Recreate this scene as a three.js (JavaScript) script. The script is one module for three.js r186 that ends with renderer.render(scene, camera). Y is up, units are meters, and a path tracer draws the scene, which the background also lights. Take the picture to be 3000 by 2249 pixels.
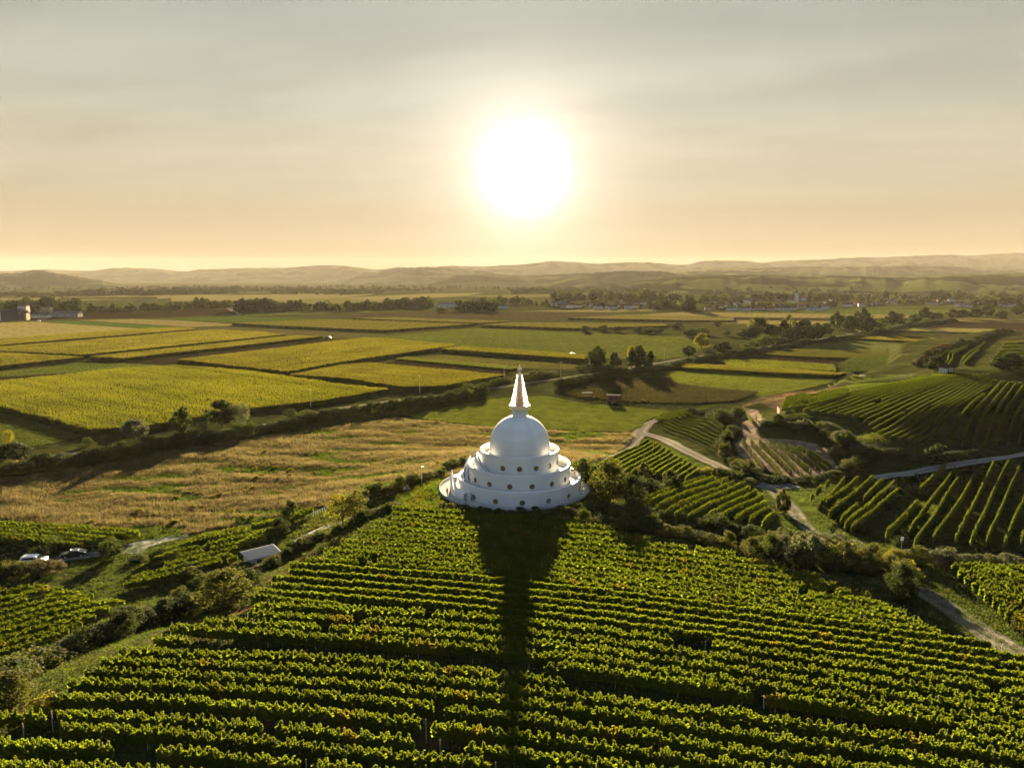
import * as THREE from 'three';
import { mergeGeometries } from 'three/addons/utils/BufferGeometryUtils.js';
import { MarchingCubes } from 'three/addons/objects/MarchingCubes.js';
import { RoundedBoxGeometry } from 'three/addons/geometries/RoundedBoxGeometry.js';
import { Brush, Evaluator, SUBTRACTION } from 'three-bvh-csg';

// ---------------------------------------------------------------- camera, sky, sun, exposure
const scene = new THREE.Scene();
const F = 2150, CX = 1500, CY = 1124.5, PITCH = 8.3 * Math.PI / 180, EYE = 45.8, PLAIN = -10;
const camera = new THREE.PerspectiveCamera(2 * Math.atan(CY / F) * 180 / Math.PI, 1024 / 767, 0.5, 60000);
camera.position.set(0, EYE, 0);
camera.rotation.x = -PITCH;
const renderer = new THREE.WebGLRenderer({ antialias: true });
renderer.toneMapping = THREE.LinearToneMapping;
const EXPOSURE = 13;
renderer.toneMappingExposure = EXPOSURE;
renderer.shadowMap.enabled = true;

const SUN_EL = 7.9 * Math.PI / 180, SUN_AZ = 0.9 * Math.PI / 180;
const sunDir = new THREE.Vector3(Math.sin(SUN_AZ) * Math.cos(SUN_EL), Math.sin(SUN_EL), -Math.cos(SUN_AZ) * Math.cos(SUN_EL));
const sun = new THREE.DirectionalLight(new THREE.Color().setRGB(1, 0.80, 0.50), 5);
sun.position.copy(sunDir).multiplyScalar(600);
sun.castShadow = true;
sun.shadow.mapSize.set(4096, 4096);
Object.assign(sun.shadow.camera, { left: -320, right: 320, top: 260, bottom: -260, near: 1, far: 1500 });
scene.add(sun);
scene.fog = new THREE.FogExp2(new THREE.Color().setRGB(1, 0.90, 0.74), 0.0000135);

const smooth = (a, b, x) => { const t = Math.min(1, Math.max(0, (x - a) / (b - a))); return t * t * (3 - 2 * t); };
const lerp = (a, b, t) => a + (b - a) * t;
function rngOf(seed) { let s = seed | 0; return () => { s = (s + 0x6d2b79f5) | 0; let t = Math.imul(s ^ (s >>> 15), 1 | s); t = (t + Math.imul(t ^ (t >>> 7), 61 | t)) ^ t; return ((t ^ (t >>> 14)) >>> 0) / 4294967296; }; }
function hash(x, y) { let h = Math.imul(x | 0, 374761393) + Math.imul(y | 0, 668265263); h = Math.imul(h ^ (h >>> 13), 1274126177); return ((h ^ (h >>> 16)) >>> 0) / 4294967296; }
function vnoise(x, y) { const i = Math.floor(x), j = Math.floor(y), u = x - i, v = y - j, a = u * u * (3 - 2 * u), b = v * v * (3 - 2 * v); return lerp(lerp(hash(i, j), hash(i + 1, j), a), lerp(hash(i, j + 1), hash(i + 1, j + 1), a), b); }
function fbm(x, y, n = 4) { let s = 0, a = 0.5, t = 0; for (let i = 0; i < n; i++) { s += a * vnoise(x, y); t += a; a *= 0.5; x = x * 2.03 + 17.1; y = y * 2.03 + 5.7; } return s / t; }

{ // sky: thin high cloud lit by a low sun
  const W = 2048, H = 1024, data = new Float32Array(W * H * 4);
  const stops = [[0, .30, .20, .11], [1.2, .36, .26, .15], [3.2, .52, .41, .26], [8, .57, .515, .375], [13, .505, .50, .41], [19, .415, .45, .405], [27, .295, .345, .345], [40, .24, .30, .33], [90, .24, .31, .36]];
  for (let r = 0; r < H; r++) {
    const up = ((r + 0.5) / H - 0.5) * Math.PI, e = Math.max(0, up * 180 / Math.PI);
    let k = 0; while (k < stops.length - 2 && stops[k + 1][0] < e) k++;
    const t = smooth(0, 1, (e - stops[k][0]) / (stops[k + 1][0] - stops[k][0])), base = [1, 2, 3].map((c) => lerp(stops[k][c], stops[k + 1][c], Math.min(1, t)));
    for (let q = 0; q < W; q++) {
      const ro = ((q + 0.5) / W - 0.5) * 2 * Math.PI, x = Math.cos(ro) * Math.cos(up), y = Math.sin(up), z = Math.sin(ro) * Math.cos(up);
      const th = Math.acos(Math.min(1, x * sunDir.x + y * sunDir.y + z * sunDir.z)) * 180 / Math.PI;
      const away = smooth(35, 120, th);
      // streaky cirrus stretched along the horizon
      const yy = Math.max(0.02, y), cx = x / (yy + 0.12), cz = z / (yy + 0.12);
      const cl = fbm(cx * 0.9 + cz * 0.5 + 3, cz * 2.6 - cx * 0.7, 5) - 0.5, wisp = fbm(cx * 2.5 + cz * 1.9 + 11, cz * 7 - cx * 2.0 + 4, 4) - 0.5;
      const cm = 1 + (0.38 * cl + 0.16 * wisp) * smooth(0, 12, e);
      const g0 = 1.6 * Math.exp(-Math.pow(th / 2.3, 2)), g1 = 1.0 * Math.exp(-Math.pow(th / 4.0, 1.25)), g2 = 0.24 * Math.exp(-th / 13);
      const o = (r * W + q) * 4;
      const b0 = lerp(base[0], base[0] * 0.78, away), b1 = lerp(base[1], base[1] * 1.02, away), b2 = lerp(base[2], base[2] * 1.45 + 0.06, away);
      data[o] = (b0 * cm + g0 + g1 * 1.05 + g2) / EXPOSURE;
      data[o + 1] = (b1 * cm + g0 * 0.97 + g1 * 0.88 + g2 * 0.80) / EXPOSURE;
      data[o + 2] = (b2 * cm + g0 * 0.94 + g1 * 0.74 + g2 * 0.56) / EXPOSURE;
      data[o + 3] = 1;
    }
  }
  const tx = new THREE.DataTexture(data, W, H, THREE.RGBAFormat, THREE.FloatType);
  tx.mapping = THREE.EquirectangularReflectionMapping; tx.magFilter = THREE.LinearFilter; tx.needsUpdate = true;
  scene.background = tx; scene.environment = tx;
}

// ---------------------------------------------------------------- pixels of the photograph -> points on the ground
const V3 = (x, y, z) => new THREE.Vector3(x, y, z);
const cp = Math.cos(PITCH), sp = Math.sin(PITCH);
function dirOf(px, py) { const a = (px - CX) / F, b = (CY - py) / F; return V3(a, b * cp - sp, -(b * sp + cp)); }
function onPlane(px, py, h) { const d = dirOf(px, py), t = (h - EYE) / d.y; return V3(d.x * t, h, d.z * t); }
const plainAt = (px, py) => onPlane(px, py, PLAIN);

// ---------------------------------------------------------------- terrain
const CTRL = [
  // terrace of the stupa and the main vineyard
  [1522, 1422, -0.6], [1300, 1428, -0.9], [1720, 1425, -0.8], [1522, 1385, -0.8], [1522, 1490, -0.6], [1250, 1470, -1.2], [1400, 1500, -0.4], [1760, 1480, -0.6],
  [1522, 1600, 2.0], [1522, 1700, 3.7], [1522, 1850, 5.2], [1522, 1980, 6.1], [1522, 2249, 7.4],
  [1100, 1530, -0.8], [1000, 1590, -0.2], [880, 1650, 0], [790, 1710, 0.6], [720, 1790, 1.6], [540, 1830, 2.2], [420, 1880, 2.8], [250, 1950, 3.3], [80, 2040, 4.2], [0, 2110, 4.6], [0, 2249, 5.6], [500, 2249, 6.6], [600, 2000, 4.8], [1000, 1750, 3.2], [1000, 1950, 5.4], [1000, 2249, 7.2],
  [2000, 1580, -0.4], [2200, 1630, -0.4], [2000, 1700, 2.0], [2200, 1850, 3.6], [2200, 2100, 5.4], [2500, 1720, -0.6], [2600, 1900, 2.2], [2600, 2200, 5.0], [2750, 1830, -0.4], [3000, 1930, 0.2], [3000, 2249, 4.6], [3000, 2080, 2.6],
  // low ground to the left
  [700, 1800, -2.0], [560, 1790, -4.0], [400, 1830, -4.2], [250, 1890, -3.5], [100, 1960, -2.4], [0, 2010, -1.5],
  [0, 1750, -8.4], [300, 1780, -7.8], [0, 1880, -7.0], [150, 1850, -7.2], [500, 1720, -8], [215, 1625, -9.7], [60, 1660, -9.6], [370, 1610, -9.4], [520, 1590, -8.8], [700, 1660, -7.2], [800, 1630, -6.6], [880, 1590, -5.6], [820, 1660, -4.6], [990, 1550, -4.0], [1080, 1500, -3.2], [1180, 1460, -2.6],
  [0, 1560, -9.8], [0, 1480, -10], [300, 1500, -10], [600, 1470, -9.8], [800, 1500, -8.8], [900, 1430, -9.3], [1100, 1390, -8.6], [1250, 1340, -8.2], [1400, 1330, -7.0], [1240, 1400, -4.6], [0, 1390, -10], [500, 1340, -10], [900, 1290, -10], [1300, 1270, -10], [1600, 1290, -9.2], [1700, 1330, -7.2],
  // right: path, banks, terraces
  [1860, 1270, -10], [1900, 1240, -10], [1800, 1350, -6.5], [1900, 1380, -5.5], [2000, 1290, -8.6], [2060, 1340, -7.6], [2150, 1390, -6.6], [1800, 1420, -1.6], [1880, 1440, -2.2], [2060, 1430, -4.6], [1900, 1490, -1.2], [2100, 1500, -2.0], [2260, 1450, -5.2], [2280, 1425, -6.2], [2330, 1500, -4.4], [2390, 1565, -3.2], [2250, 1570, -1.2],
  [1960, 1230, -8.0], [2050, 1210, -6.2], [2140, 1180, -5.2], [2080, 1270, -7.4], [2130, 1230, -5.4],
  [2180, 1300, -5.0], [2200, 1380, -5.6], [2350, 1395, -5.8], [2440, 1370, -5.4], [2420, 1310, -4.8], [2220, 1280, -4.6], [2200, 1215, -3.6],
  [2280, 1225, -0.8], [2400, 1240, -0.4], [2480, 1290, -0.4], [2560, 1310, -0.7], [2520, 1370, -4.4], [2600, 1390, -4.6],
  [2700, 1318, -0.9], [2850, 1320, -0.6], [3000, 1318, -0.3], [2700, 1372, -4.4], [2850, 1352, -4.2], [3000, 1335, -4.0], [2500, 1440, -4.6], [2420, 1480, -4.0], [2600, 1500, -3.6], [2800, 1480, -3.8], [3000, 1450, -3.8], [2800, 1560, -2.8], [3000, 1600, -2.2], [2600, 1580, -2.8],
  [2300, 1180, -1.0], [2500, 1200, 2.2], [2700, 1230, 3.2], [2900, 1240, 2.8], [2500, 1140, 3.0], [2700, 1130, 7.2], [2900, 1120, 7.7], [3000, 1180, 5.0], [2780, 1090, 9.2], [2960, 1090, 9.2], [2350, 1150, -4.2], [2620, 1110, 4],
  [2700, 1700, -1.0], [2900, 1780, -0.8], [3000, 1700, -1.4],
];
const cpts = CTRL.map(([x, y, h]) => { const p = onPlane(x, y, h); return [p.x, -p.z, h]; });
cpts.push([-160, 60, 0], [-160, 110, -7], [150, 40, 5], [200, 90, 0], [0, 20, 8.2], [-60, 20, 6.5], [80, 20, 7], [0, -60, 9], [-200, -60, 4], [200, -60, 5], [330, 260, 7], [360, 200, 4], [300, 130, -1], [-260, 160, -10], [-260, 240, -10], [420, 320, 9], [380, 420, 9], [330, 520, 0], [280, 360, 8]);
const tps = (() => { // thin plate spline through the control points
  const n = cpts.length, m = n + 3, S = 100, A = Array.from({ length: m }, () => new Float64Array(m + 1));
  const U = (r2) => (r2 < 1e-9 ? 0 : 0.5 * r2 * Math.log(r2));
  for (let i = 0; i < n; i++) {
    for (let j = 0; j < n; j++) { const dx = (cpts[i][0] - cpts[j][0]) / S, dy = (cpts[i][1] - cpts[j][1]) / S; A[i][j] = U(dx * dx + dy * dy) + (i === j ? 0.0015 : 0); }
    A[i][n] = A[n][i] = 1; A[i][n + 1] = A[n + 1][i] = cpts[i][0] / S; A[i][n + 2] = A[n + 2][i] = cpts[i][1] / S; A[i][m] = cpts[i][2];
  }
  for (let c = 0; c < m; c++) {
    let p = c; for (let r = c + 1; r < m; r++) if (Math.abs(A[r][c]) > Math.abs(A[p][c])) p = r;
    [A[c], A[p]] = [A[p], A[c]];
    for (let r = c + 1; r < m; r++) { const f = A[r][c] / A[c][c]; if (f) for (let k = c; k <= m; k++) A[r][k] -= f * A[c][k]; }
  }
  const w = new Float64Array(m);
  for (let r = m - 1; r >= 0; r--) { let s = A[r][m]; for (let k = r + 1; k < m; k++) s -= A[r][k] * w[k]; w[r] = s / A[r][r]; }
  return (x, d) => { let s = w[n] + w[n + 1] * x / S + w[n + 2] * d / S; for (let i = 0; i < n; i++) { const dx = (x - cpts[i][0]) / S, dy = (d - cpts[i][1]) / S; s += w[i] * U(dx * dx + dy * dy); } return s; };
})();
const edgeLine = [[-400, 205], [40, 215], [70, 255], [106, 292], [146, 325], [200, 385], [230, 430], [300, 560], [420, 650], [900, 700]];
function plainStart(x) { let k = 0; while (k < edgeLine.length - 2 && edgeLine[k + 1][0] < x) k++; const [a, b] = [edgeLine[k], edgeLine[k + 1]]; return lerp(a[1], b[1], Math.min(1, Math.max(0, (x - a[0]) / (b[0] - a[0])))); }
function rawHeight(x, d) {
  const xc = Math.min(430, Math.max(-270, x)), dc = Math.min(620, Math.max(-70, d));
  let h = Math.min(14, Math.max(-10.6, tps(xc, dc)));
  const s = plainStart(x), k = Math.max(smooth(s, s + 26, d), smooth(-200, -270, x), smooth(430, 700, x) * smooth(150, 250, d));
  // the round terrace that carries the stupa
  const r = Math.hypot(x - 1.67, d - 158);
  h = lerp(-0.75, h, smooth(17.6, 20.5, r));
  return lerp(h + (fbm(x / 9, d / 9, 3) - 0.5) * 0.35 * (1 - k) * smooth(19, 24, r), PLAIN, k);
}
const xs = [], ds = [];
for (let x = -290; x <= 450; x += 1.6) xs.push(x);
for (let x = xs[xs.length - 1], s = 4; x < 10500; s *= 1.3) { x += s; xs.push(x); }
for (let x = -290, s = 4; x > -10500; s *= 1.3) { x -= s; xs.unshift(x); }
for (let d = -60; d <= 620; d += 1.6) ds.push(d);
for (let d = ds[ds.length - 1], s = 4; d < 10600; s *= 1.3) { d += s; ds.push(d); }
for (let d = -60, s = 10; d > -900; s *= 1.5) { d -= s; ds.unshift(d); }
const NX = xs.length, ND = ds.length, HT = new Float32Array(NX * ND);
for (let j = 0; j < ND; j++) for (let i = 0; i < NX; i++) { const x = xs[i], d = ds[j]; HT[j * NX + i] = (x < -280 || x > 720 || d > 760) ? PLAIN : rawHeight(x, d); }
function find(a, v) { let lo = 0, hi = a.length - 2; if (v <= a[0]) return 0; while (lo < hi) { const m = (lo + hi + 1) >> 1; if (a[m] <= v) lo = m; else hi = m - 1; } return lo; }
function H(x, d) {
  const i = find(xs, x), j = find(ds, d), u = Math.min(1, Math.max(0, (x - xs[i]) / (xs[i + 1] - xs[i]))), v = Math.min(1, Math.max(0, (d - ds[j]) / (ds[j + 1] - ds[j])));
  const a = HT[j * NX + i], b = HT[j * NX + i + 1], c = HT[(j + 1) * NX + i], e = HT[(j + 1) * NX + i + 1];
  return lerp(lerp(a, b, u), lerp(c, e, u), v);
}
function hit(px, py, off = 0) { // first point of the ground (raised by off) that a pixel's ray meets
  const d = dirOf(px, py);
  if (d.y >= -0.001) return null;
  const tMax = (PLAIN - 1 - EYE) / d.y;
  let t = 20, prev = t;
  const g = (t) => EYE + d.y * t - H(d.x * t, -d.z * t) - off;
  while (t < tMax && g(t) > 0) { prev = t; t += Math.max(0.8, Math.min(60, g(t) * 0.8)); }
  let lo = prev, hi = t;
  for (let k = 0; k < 18; k++) { const m = (lo + hi) / 2; if (g(m) > 0) lo = m; else hi = m; }
  const p = V3(d.x * hi, 0, d.z * hi); p.y = H(p.x, -p.z); return p;
}
const onGround = (x, d, up = 0) => V3(x, H(x, d) + up, -d);
const inPoly = (poly, x, y) => { let c = false; for (let i = 0, j = poly.length - 1; i < poly.length; j = i++) { const [xi, yi] = poly[i], [xj, yj] = poly[j]; if ((yi > y) !== (yj > y) && x < (xj - xi) * (y - yi) / (yj - yi) + xi) c = !c; } return c; };
const worldPoly = (pix) => pix.map(([x, y]) => { const p = hit(x, y); return [p.x, -p.z]; });
const plainPoly = (pix) => pix.map(([x, y]) => { const p = plainAt(x, y); return [p.x, -p.z]; });

// ---------------------------------------------------------------- naming helpers
const used = new Map();
function numbered(n) { const k = used.get(n) ?? 0; used.set(n, k + 1); return k ? n + '_' + String(k).padStart(3, '0') : n; }
function tag(o, label, category, group, kind) { Object.assign(o.userData, { label, category }); if (group) o.userData.group = group; if (kind) o.userData.kind = kind; return o; }
function top(o, name, label, category, group, kind) { o.name = numbered(name); scene.add(o); return label ? tag(o, label, category, group, kind) : o; }
function part(parent, name, geo, mat, kind) { const m = new THREE.Mesh(geo, mat); m.name = name; if (kind) m.userData.kind = kind; parent.add(m); return m; }
function structure(name, geo, mat, label, category) { const m = new THREE.Mesh(geo, mat); m.name = numbered(name); m.userData.kind = 'structure'; if (label) tag(m, label, category); scene.add(m); return m; }
const C = (r, g, b) => new THREE.Color().setRGB(r, g, b);
const std = (r, g, b, rough = 0.9, metal = 0, more = {}) => new THREE.MeshPhysicalMaterial({ color: C(r, g, b), roughness: rough, metalness: metal, specularIntensity: rough >= 0.9 ? 0 : 1, ...more });
const leafMat = (r, g, b, t = 0.5) => new THREE.MeshPhysicalMaterial({ color: C(r, g, b), roughness: 1, transmission: t, thickness: 0, side: THREE.DoubleSide, specularIntensity: 0.12 });

// ---------------------------------------------------------------- tiling textures (grain only)
function tile(n, fn, srgb = true) { // fn(u, v) in 0..1 -> [r, g, b] 0..255
  const d = new Uint8Array(n * n * 4);
  for (let y = 0; y < n; y++) for (let x = 0; x < n; x++) { const c = fn(x / n, y / n); d.set([c[0], c[1], c[2], 255], (y * n + x) * 4); }
  const t = new THREE.DataTexture(d, n, n); t.wrapS = t.wrapT = THREE.RepeatWrapping; t.magFilter = THREE.LinearFilter; t.minFilter = THREE.LinearMipmapLinearFilter; t.generateMipmaps = true; if (srgb) t.colorSpace = THREE.SRGBColorSpace; t.needsUpdate = true; return t;
}
function tnoise(u, v, p, seed) { // periodic value noise
  const x = u * p, y = v * p, i = Math.floor(x), j = Math.floor(y), a = x - i, b = y - j, s = a * a * (3 - 2 * a), t = b * b * (3 - 2 * b), w = (k) => ((k % p) + p) % p, h = (m, n) => hash(w(m) + seed * 131, w(n) + seed * 57);
  return lerp(lerp(h(i, j), h(i + 1, j), s), lerp(h(i, j + 1), h(i + 1, j + 1), s), t);
}
const tfbm = (u, v, p, seed) => (tnoise(u, v, p, seed) * 0.5 + tnoise(u, v, p * 2, seed + 1) * 0.27 + tnoise(u, v, p * 4, seed + 2) * 0.15 + tnoise(u, v, p * 8, seed + 3) * 0.08);
const grainTex = tile(512, (u, v) => { const k = 0.55 + 0.65 * tfbm(u, v, 12, 3) + 0.12 * (hash(u * 512, v * 512) - 0.5); const c = Math.max(0, Math.min(255, 205 * k)); return [c, c, c]; });
const streakTex = tile(512, (u, v) => { const k = 0.62 + 0.42 * tfbm(u, v * 0 + Math.floor(v * 64) / 64, 6, 9) * 0.5 + 0.5 * tnoise(u, v, 8, 5) * 0.5 + 0.12 * (hash(u * 512, v * 512) - 0.5) + 0.1 * Math.sin(v * Math.PI * 2 * 32); const c = Math.max(0, Math.min(255, 205 * k)); return [c, c * 0.985, c * 0.95]; });
const bumpTex = tile(512, (u, v) => { const c = 255 * tfbm(u, v, 24, 21); return [c, c, c]; }, false);
function tiled(t, rx, ry = rx) { const c = t.clone(); c.repeat.set(rx, ry); c.needsUpdate = true; return c; }

// ---------------------------------------------------------------- field outlines traced in the photograph
const MEADOW = [[0, 1404], [300, 1365], [600, 1306], [900, 1262], [1160, 1226], [1437, 1254], [1700, 1265], [1830, 1272], [1858, 1275], [1840, 1300], [1760, 1345], [1650, 1372], [1390, 1372], [1230, 1430], [1060, 1462], [900, 1490], [700, 1535], [540, 1572], [420, 1580], [300, 1555], [0, 1525]];
const BOWL = [[2178, 1283], [2150, 1300], [2165, 1330], [2215, 1370], [2290, 1390], [2350, 1398], [2432, 1396], [2455, 1370], [2430, 1330], [2395, 1300], [2330, 1288], [2230, 1284], [2215, 1262], [2240, 1232], [2220, 1200], [2180, 1195], [2170, 1240]];
const STAKES = [[2170, 1190], [2300, 1208], [2330, 1190], [2480, 1150], [2470, 1133], [2380, 1140], [2230, 1162]];

// ---------------------------------------------------------------- the ground sheet
const GX0 = -300, GX1 = 460, GD0 = -70, GD1 = 640;
function groundTexture() {
  const N = 2048, cv = document.createElement('canvas'); cv.width = cv.height = N;
  const g = cv.getContext('2d'), X = (x) => (x - GX0) / (GX1 - GX0) * N, Y = (d) => (1 - (d - GD0) / (GD1 - GD0)) * N;
  const lin = (r, gg, b) => '#' + C(r, gg, b).getHexString(THREE.SRGBColorSpace);
  g.fillStyle = lin(0.02076, 0.0234, 0.006793); g.fillRect(0, 0, N, N);
  const fill = (poly, c) => { g.fillStyle = c; g.beginPath(); poly.forEach(([x, d], i) => (i ? g.lineTo(X(x), Y(d)) : g.moveTo(X(x), Y(d)))); g.fill(); };
  fill(worldPoly(MEADOW), lin(0.05661, 0.03963, 0.01434));
  // bare loess in the bowl and between the young vines
  fill(worldPoly(BOWL), lin(0.1258, 0.0962, 0.0666)); fill(worldPoly(STAKES), lin(0.06038, 0.04529, 0.02264));
  // tilled strips in the main vineyard
  fill(worldPoly([[760, 1690], [1500, 1780], [2600, 1960], [3000, 2040], [3000, 2080], [2600, 2010], [1500, 1835], [1000, 1800], [600, 1800]]), lin(0.02831, 0.0234, 0.01208));
  fill(worldPoly([[0, 2070], [600, 2080], [1300, 2160], [1800, 2249], [1300, 2249], [700, 2160], [0, 2110]]), lin(0.02642, 0.02076, 0.01132));
  // mown grass along the ways
  const grass = lin(0.03774, 0.04718, 0.008303);
  for (const p of [[[2400, 1560], [2440, 1580], [2450, 1540], [2380, 1470], [2330, 1420], [2250, 1390], [2290, 1440], [2300, 1480]], [[2690, 1720], [2800, 1750], [3000, 1860], [3000, 1905], [2780, 1770]], [[1900, 1290], [2060, 1360], [2110, 1380], [2080, 1395], [1960, 1330]], [[540, 1830], [640, 1780], [660, 1800], [560, 1860]], [[300, 1680], [420, 1650], [420, 1700], [320, 1720]]]) fill(worldPoly(p), grass);
  fill(worldPoly([[2330, 1190], [2480, 1250], [2600, 1320], [2700, 1330], [2560, 1330], [2440, 1280]]), lin(0.04151, 0.0434, 0.01321));
  const im = g.getImageData(0, 0, N, N), dd = im.data;
  for (let y = 0; y < N; y++) for (let x = 0; x < N; x++) {
    const o = (y * N + x) * 4, wx = x * 0.371, wy = y * 0.347;
    const a = fbm(wx / 14, wy / 14, 4) - 0.5, b = hash(x, y) - 0.5, c = vnoise(wx / 1.6, wy / 1.6) - 0.5, k = 1 + a * 0.9 + c * 0.45 + b * 0.25, dry = Math.max(0, fbm(wx / 26 + 40, wy / 26, 3) - 0.52) * 1.6;
    dd[o] = Math.min(255, dd[o] * k * (1 + dry * 0.6)); dd[o + 1] = Math.min(255, dd[o + 1] * k * (1 + dry * 0.18)); dd[o + 2] = Math.min(255, dd[o + 2] * k * (1 + dry * 0.25));
    if (x < 6 || y < 6 || x > N - 7 || y > N - 7) { dd[o] = 46; dd[o + 1] = 47; dd[o + 2] = 22; }
  }
  g.putImageData(im, 0, 0);
  const t = new THREE.CanvasTexture(cv); t.colorSpace = THREE.SRGBColorSpace; t.wrapS = t.wrapT = THREE.ClampToEdgeWrapping; return t;
}
{
  const pos = new Float32Array(NX * ND * 3), uv = new Float32Array(NX * ND * 2), uv1 = new Float32Array(NX * ND * 2), idx = [];
  for (let j = 0; j < ND; j++) for (let i = 0; i < NX; i++) {
    const k = j * NX + i; pos.set([xs[i], HT[k], -ds[j]], k * 3);
    uv.set([Math.min(1, Math.max(0, (xs[i] - GX0) / (GX1 - GX0))), Math.min(1, Math.max(0, (ds[j] - GD0) / (GD1 - GD0)))], k * 2); uv1.set([xs[i] / 8, ds[j] / 8], k * 2);
    if (i < NX - 1 && j < ND - 1) idx.push(k, k + 1, k + NX + 1, k, k + NX + 1, k + NX);
  }
  const geo = new THREE.BufferGeometry();
  geo.setAttribute('position', new THREE.BufferAttribute(pos, 3)); geo.setAttribute('uv', new THREE.BufferAttribute(uv, 2)); geo.setAttribute('uv1', new THREE.BufferAttribute(uv1, 2)); geo.setIndex(idx); geo.computeVertexNormals();
  const b = bumpTex.clone(); b.channel = 1; b.needsUpdate = true;
  structure('ground', geo, new THREE.MeshPhysicalMaterial({ map: groundTexture(), roughness: 1, specularIntensity: 0, bumpMap: b, bumpScale: 0.25 }), 'grassy ground running from the vineyard out to the plain', 'ground');
}

// ---------------------------------------------------------------- hills on the horizon
const hillTex = tile(512, (u, v) => { const w = tfbm(u, v, 10, 81), f = tnoise(u, v, 26, 85), p = tnoise(u, v, 7, 87), wood = w > 0.52 ? 1 : w > 0.47 ? (w - 0.47) / 0.05 : 0, g = lerp(150 + 90 * (Math.floor(p * 4) / 4) + 30 * f, 78 + 40 * f, wood); return [Math.min(255, g * lerp(1.05, 0.9, wood)), Math.min(255, g), g * 0.85]; });
function hill(name, label, D, ridge, run, color, seed, lobes = 1) {
  const n = 240, m = 18, pos = [], idx = [], uvs = [];
  const at = (px) => { let k = 0; while (k < ridge.length - 2 && ridge[k + 1][0] < px) k++; const [a, b] = [ridge[k], ridge[k + 1]], t = Math.min(1, Math.max(0, (px - a[0]) / (b[0] - a[0]))); return lerp(a[1], b[1], smooth(0, 1, t) * 0.5 + t * 0.5); };
  for (let i = 0; i <= n; i++) {
    const px = lerp(ridge[0][0], ridge[ridge.length - 1][0], i / n), py = at(px), dr = dirOf(px, py), t = D / -dr.z, top = EYE + dr.y * t;
    const crest = Math.max(PLAIN - 2, top + (fbm(px / 9 + seed, seed, 3) - 0.5) * D * 0.0016);
    for (let j = 0; j <= m; j++) {
      const s = (j / m) * 2 - 1, f = Math.pow(Math.cos(Math.min(1, Math.abs(s)) * Math.PI / 2), 1.25), spur = 1 + 0.9 * (fbm(px / 60 * lobes + seed * 3, s * 1.5 + seed, 3) - 0.5) * (1 - f) * 4 * f;
      const dd = D + s * run, x = dr.x * t * (dd / D) , y = (PLAIN - 3) + (crest - PLAIN + 3) * Math.min(1, f * spur);
      pos.push(x, y, -dd); uvs.push(x / 2600, dd / 2600);
      if (i < n && j < m) { const k = i * (m + 1) + j; idx.push(k, k + m + 1, k + 1, k + 1, k + m + 1, k + m + 2); }
    }
  }
  const g = new THREE.BufferGeometry(); g.setAttribute('position', new THREE.Float32BufferAttribute(pos, 3)); g.setAttribute('uv', new THREE.Float32BufferAttribute(uvs, 2)); g.setIndex(idx); g.computeVertexNormals();
  structure(name, g, std(...color.map((c) => c * 1.15), 1, 0, { map: hillTex }), label, 'hill');
}
hill('hill_range', 'long hazy mountain range along the whole horizon', 9600, [[-500, 800], [0, 795], [80, 791], [130, 788], [200, 791], [270, 793], [330, 785], [380, 784], [450, 787], [540, 795], [580, 789], [700, 785], [830, 784], [940, 777], [1000, 777], [1050, 783], [1105, 790], [1170, 782], [1220, 787], [1320, 778], [1420, 780], [1500, 776], [1560, 772], [1610, 763], [1660, 766], [1740, 772], [1830, 768], [1900, 769], [2000, 776], [2070, 763], [2140, 764], [2200, 765], [2230, 770], [2290, 763], [2400, 760], [2480, 755], [2600, 752], [2750, 746], [2850, 748], [2930, 742], [3000, 741], [3500, 738]], 1300, [0.05, 0.06, 0.03], 1, 2);
hill('hill', 'rounded hazy hill in front of the mountain range at centre', 7400, [[900, 840], [1000, 824], [1070, 801], [1160, 786], [1260, 781], [1340, 788], [1440, 797], [1520, 830]], 1500, [0.05, 0.06, 0.03], 5);
hill('hill', 'wooded slope with a rounded knoll beside the farm plain', 4900, [[-500, 812], [-200, 806], [0, 801], [60, 800], [95, 791], [130, 793], [165, 801], [220, 809], [290, 820], [350, 834], [420, 846]], 900, [0.045, 0.055, 0.025], 9);
hill('hill', 'flat-topped mesa hill behind the village chimney smoke', 5600, [[1190, 845], [1260, 832], [1300, 822], [1340, 806], [1440, 803], [1500, 804], [1560, 806], [1640, 803], [1700, 799], [1800, 800], [1900, 812], [1960, 830]], 1000, [0.05, 0.055, 0.025], 13);
hill('hill', 'long low hill with a flat wooded crest', 4700, [[1580, 843], [1640, 822], [1680, 812], [1720, 801], [1760, 797], [1830, 793], [1940, 794], [1990, 803], [2050, 810], [2150, 830]], 800, [0.045, 0.05, 0.022], 17);
hill('hill', 'broad pale green vineyard hill beneath the range', 6600, [[1850, 812], [1950, 796], [2050, 788], [2150, 784], [2400, 782], [2700, 778], [2850, 783], [3000, 789], [3400, 780]], 1700, [0.07, 0.08, 0.035], 21);
hill('hill', 'low green rise behind the village with the church', 3600, [[1850, 826], [2000, 806], [2080, 805], [2250, 806], [2450, 807], [2650, 811], [2850, 803], [3000, 800], [3500, 796]], 1300, [0.07, 0.08, 0.03], 25);

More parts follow.
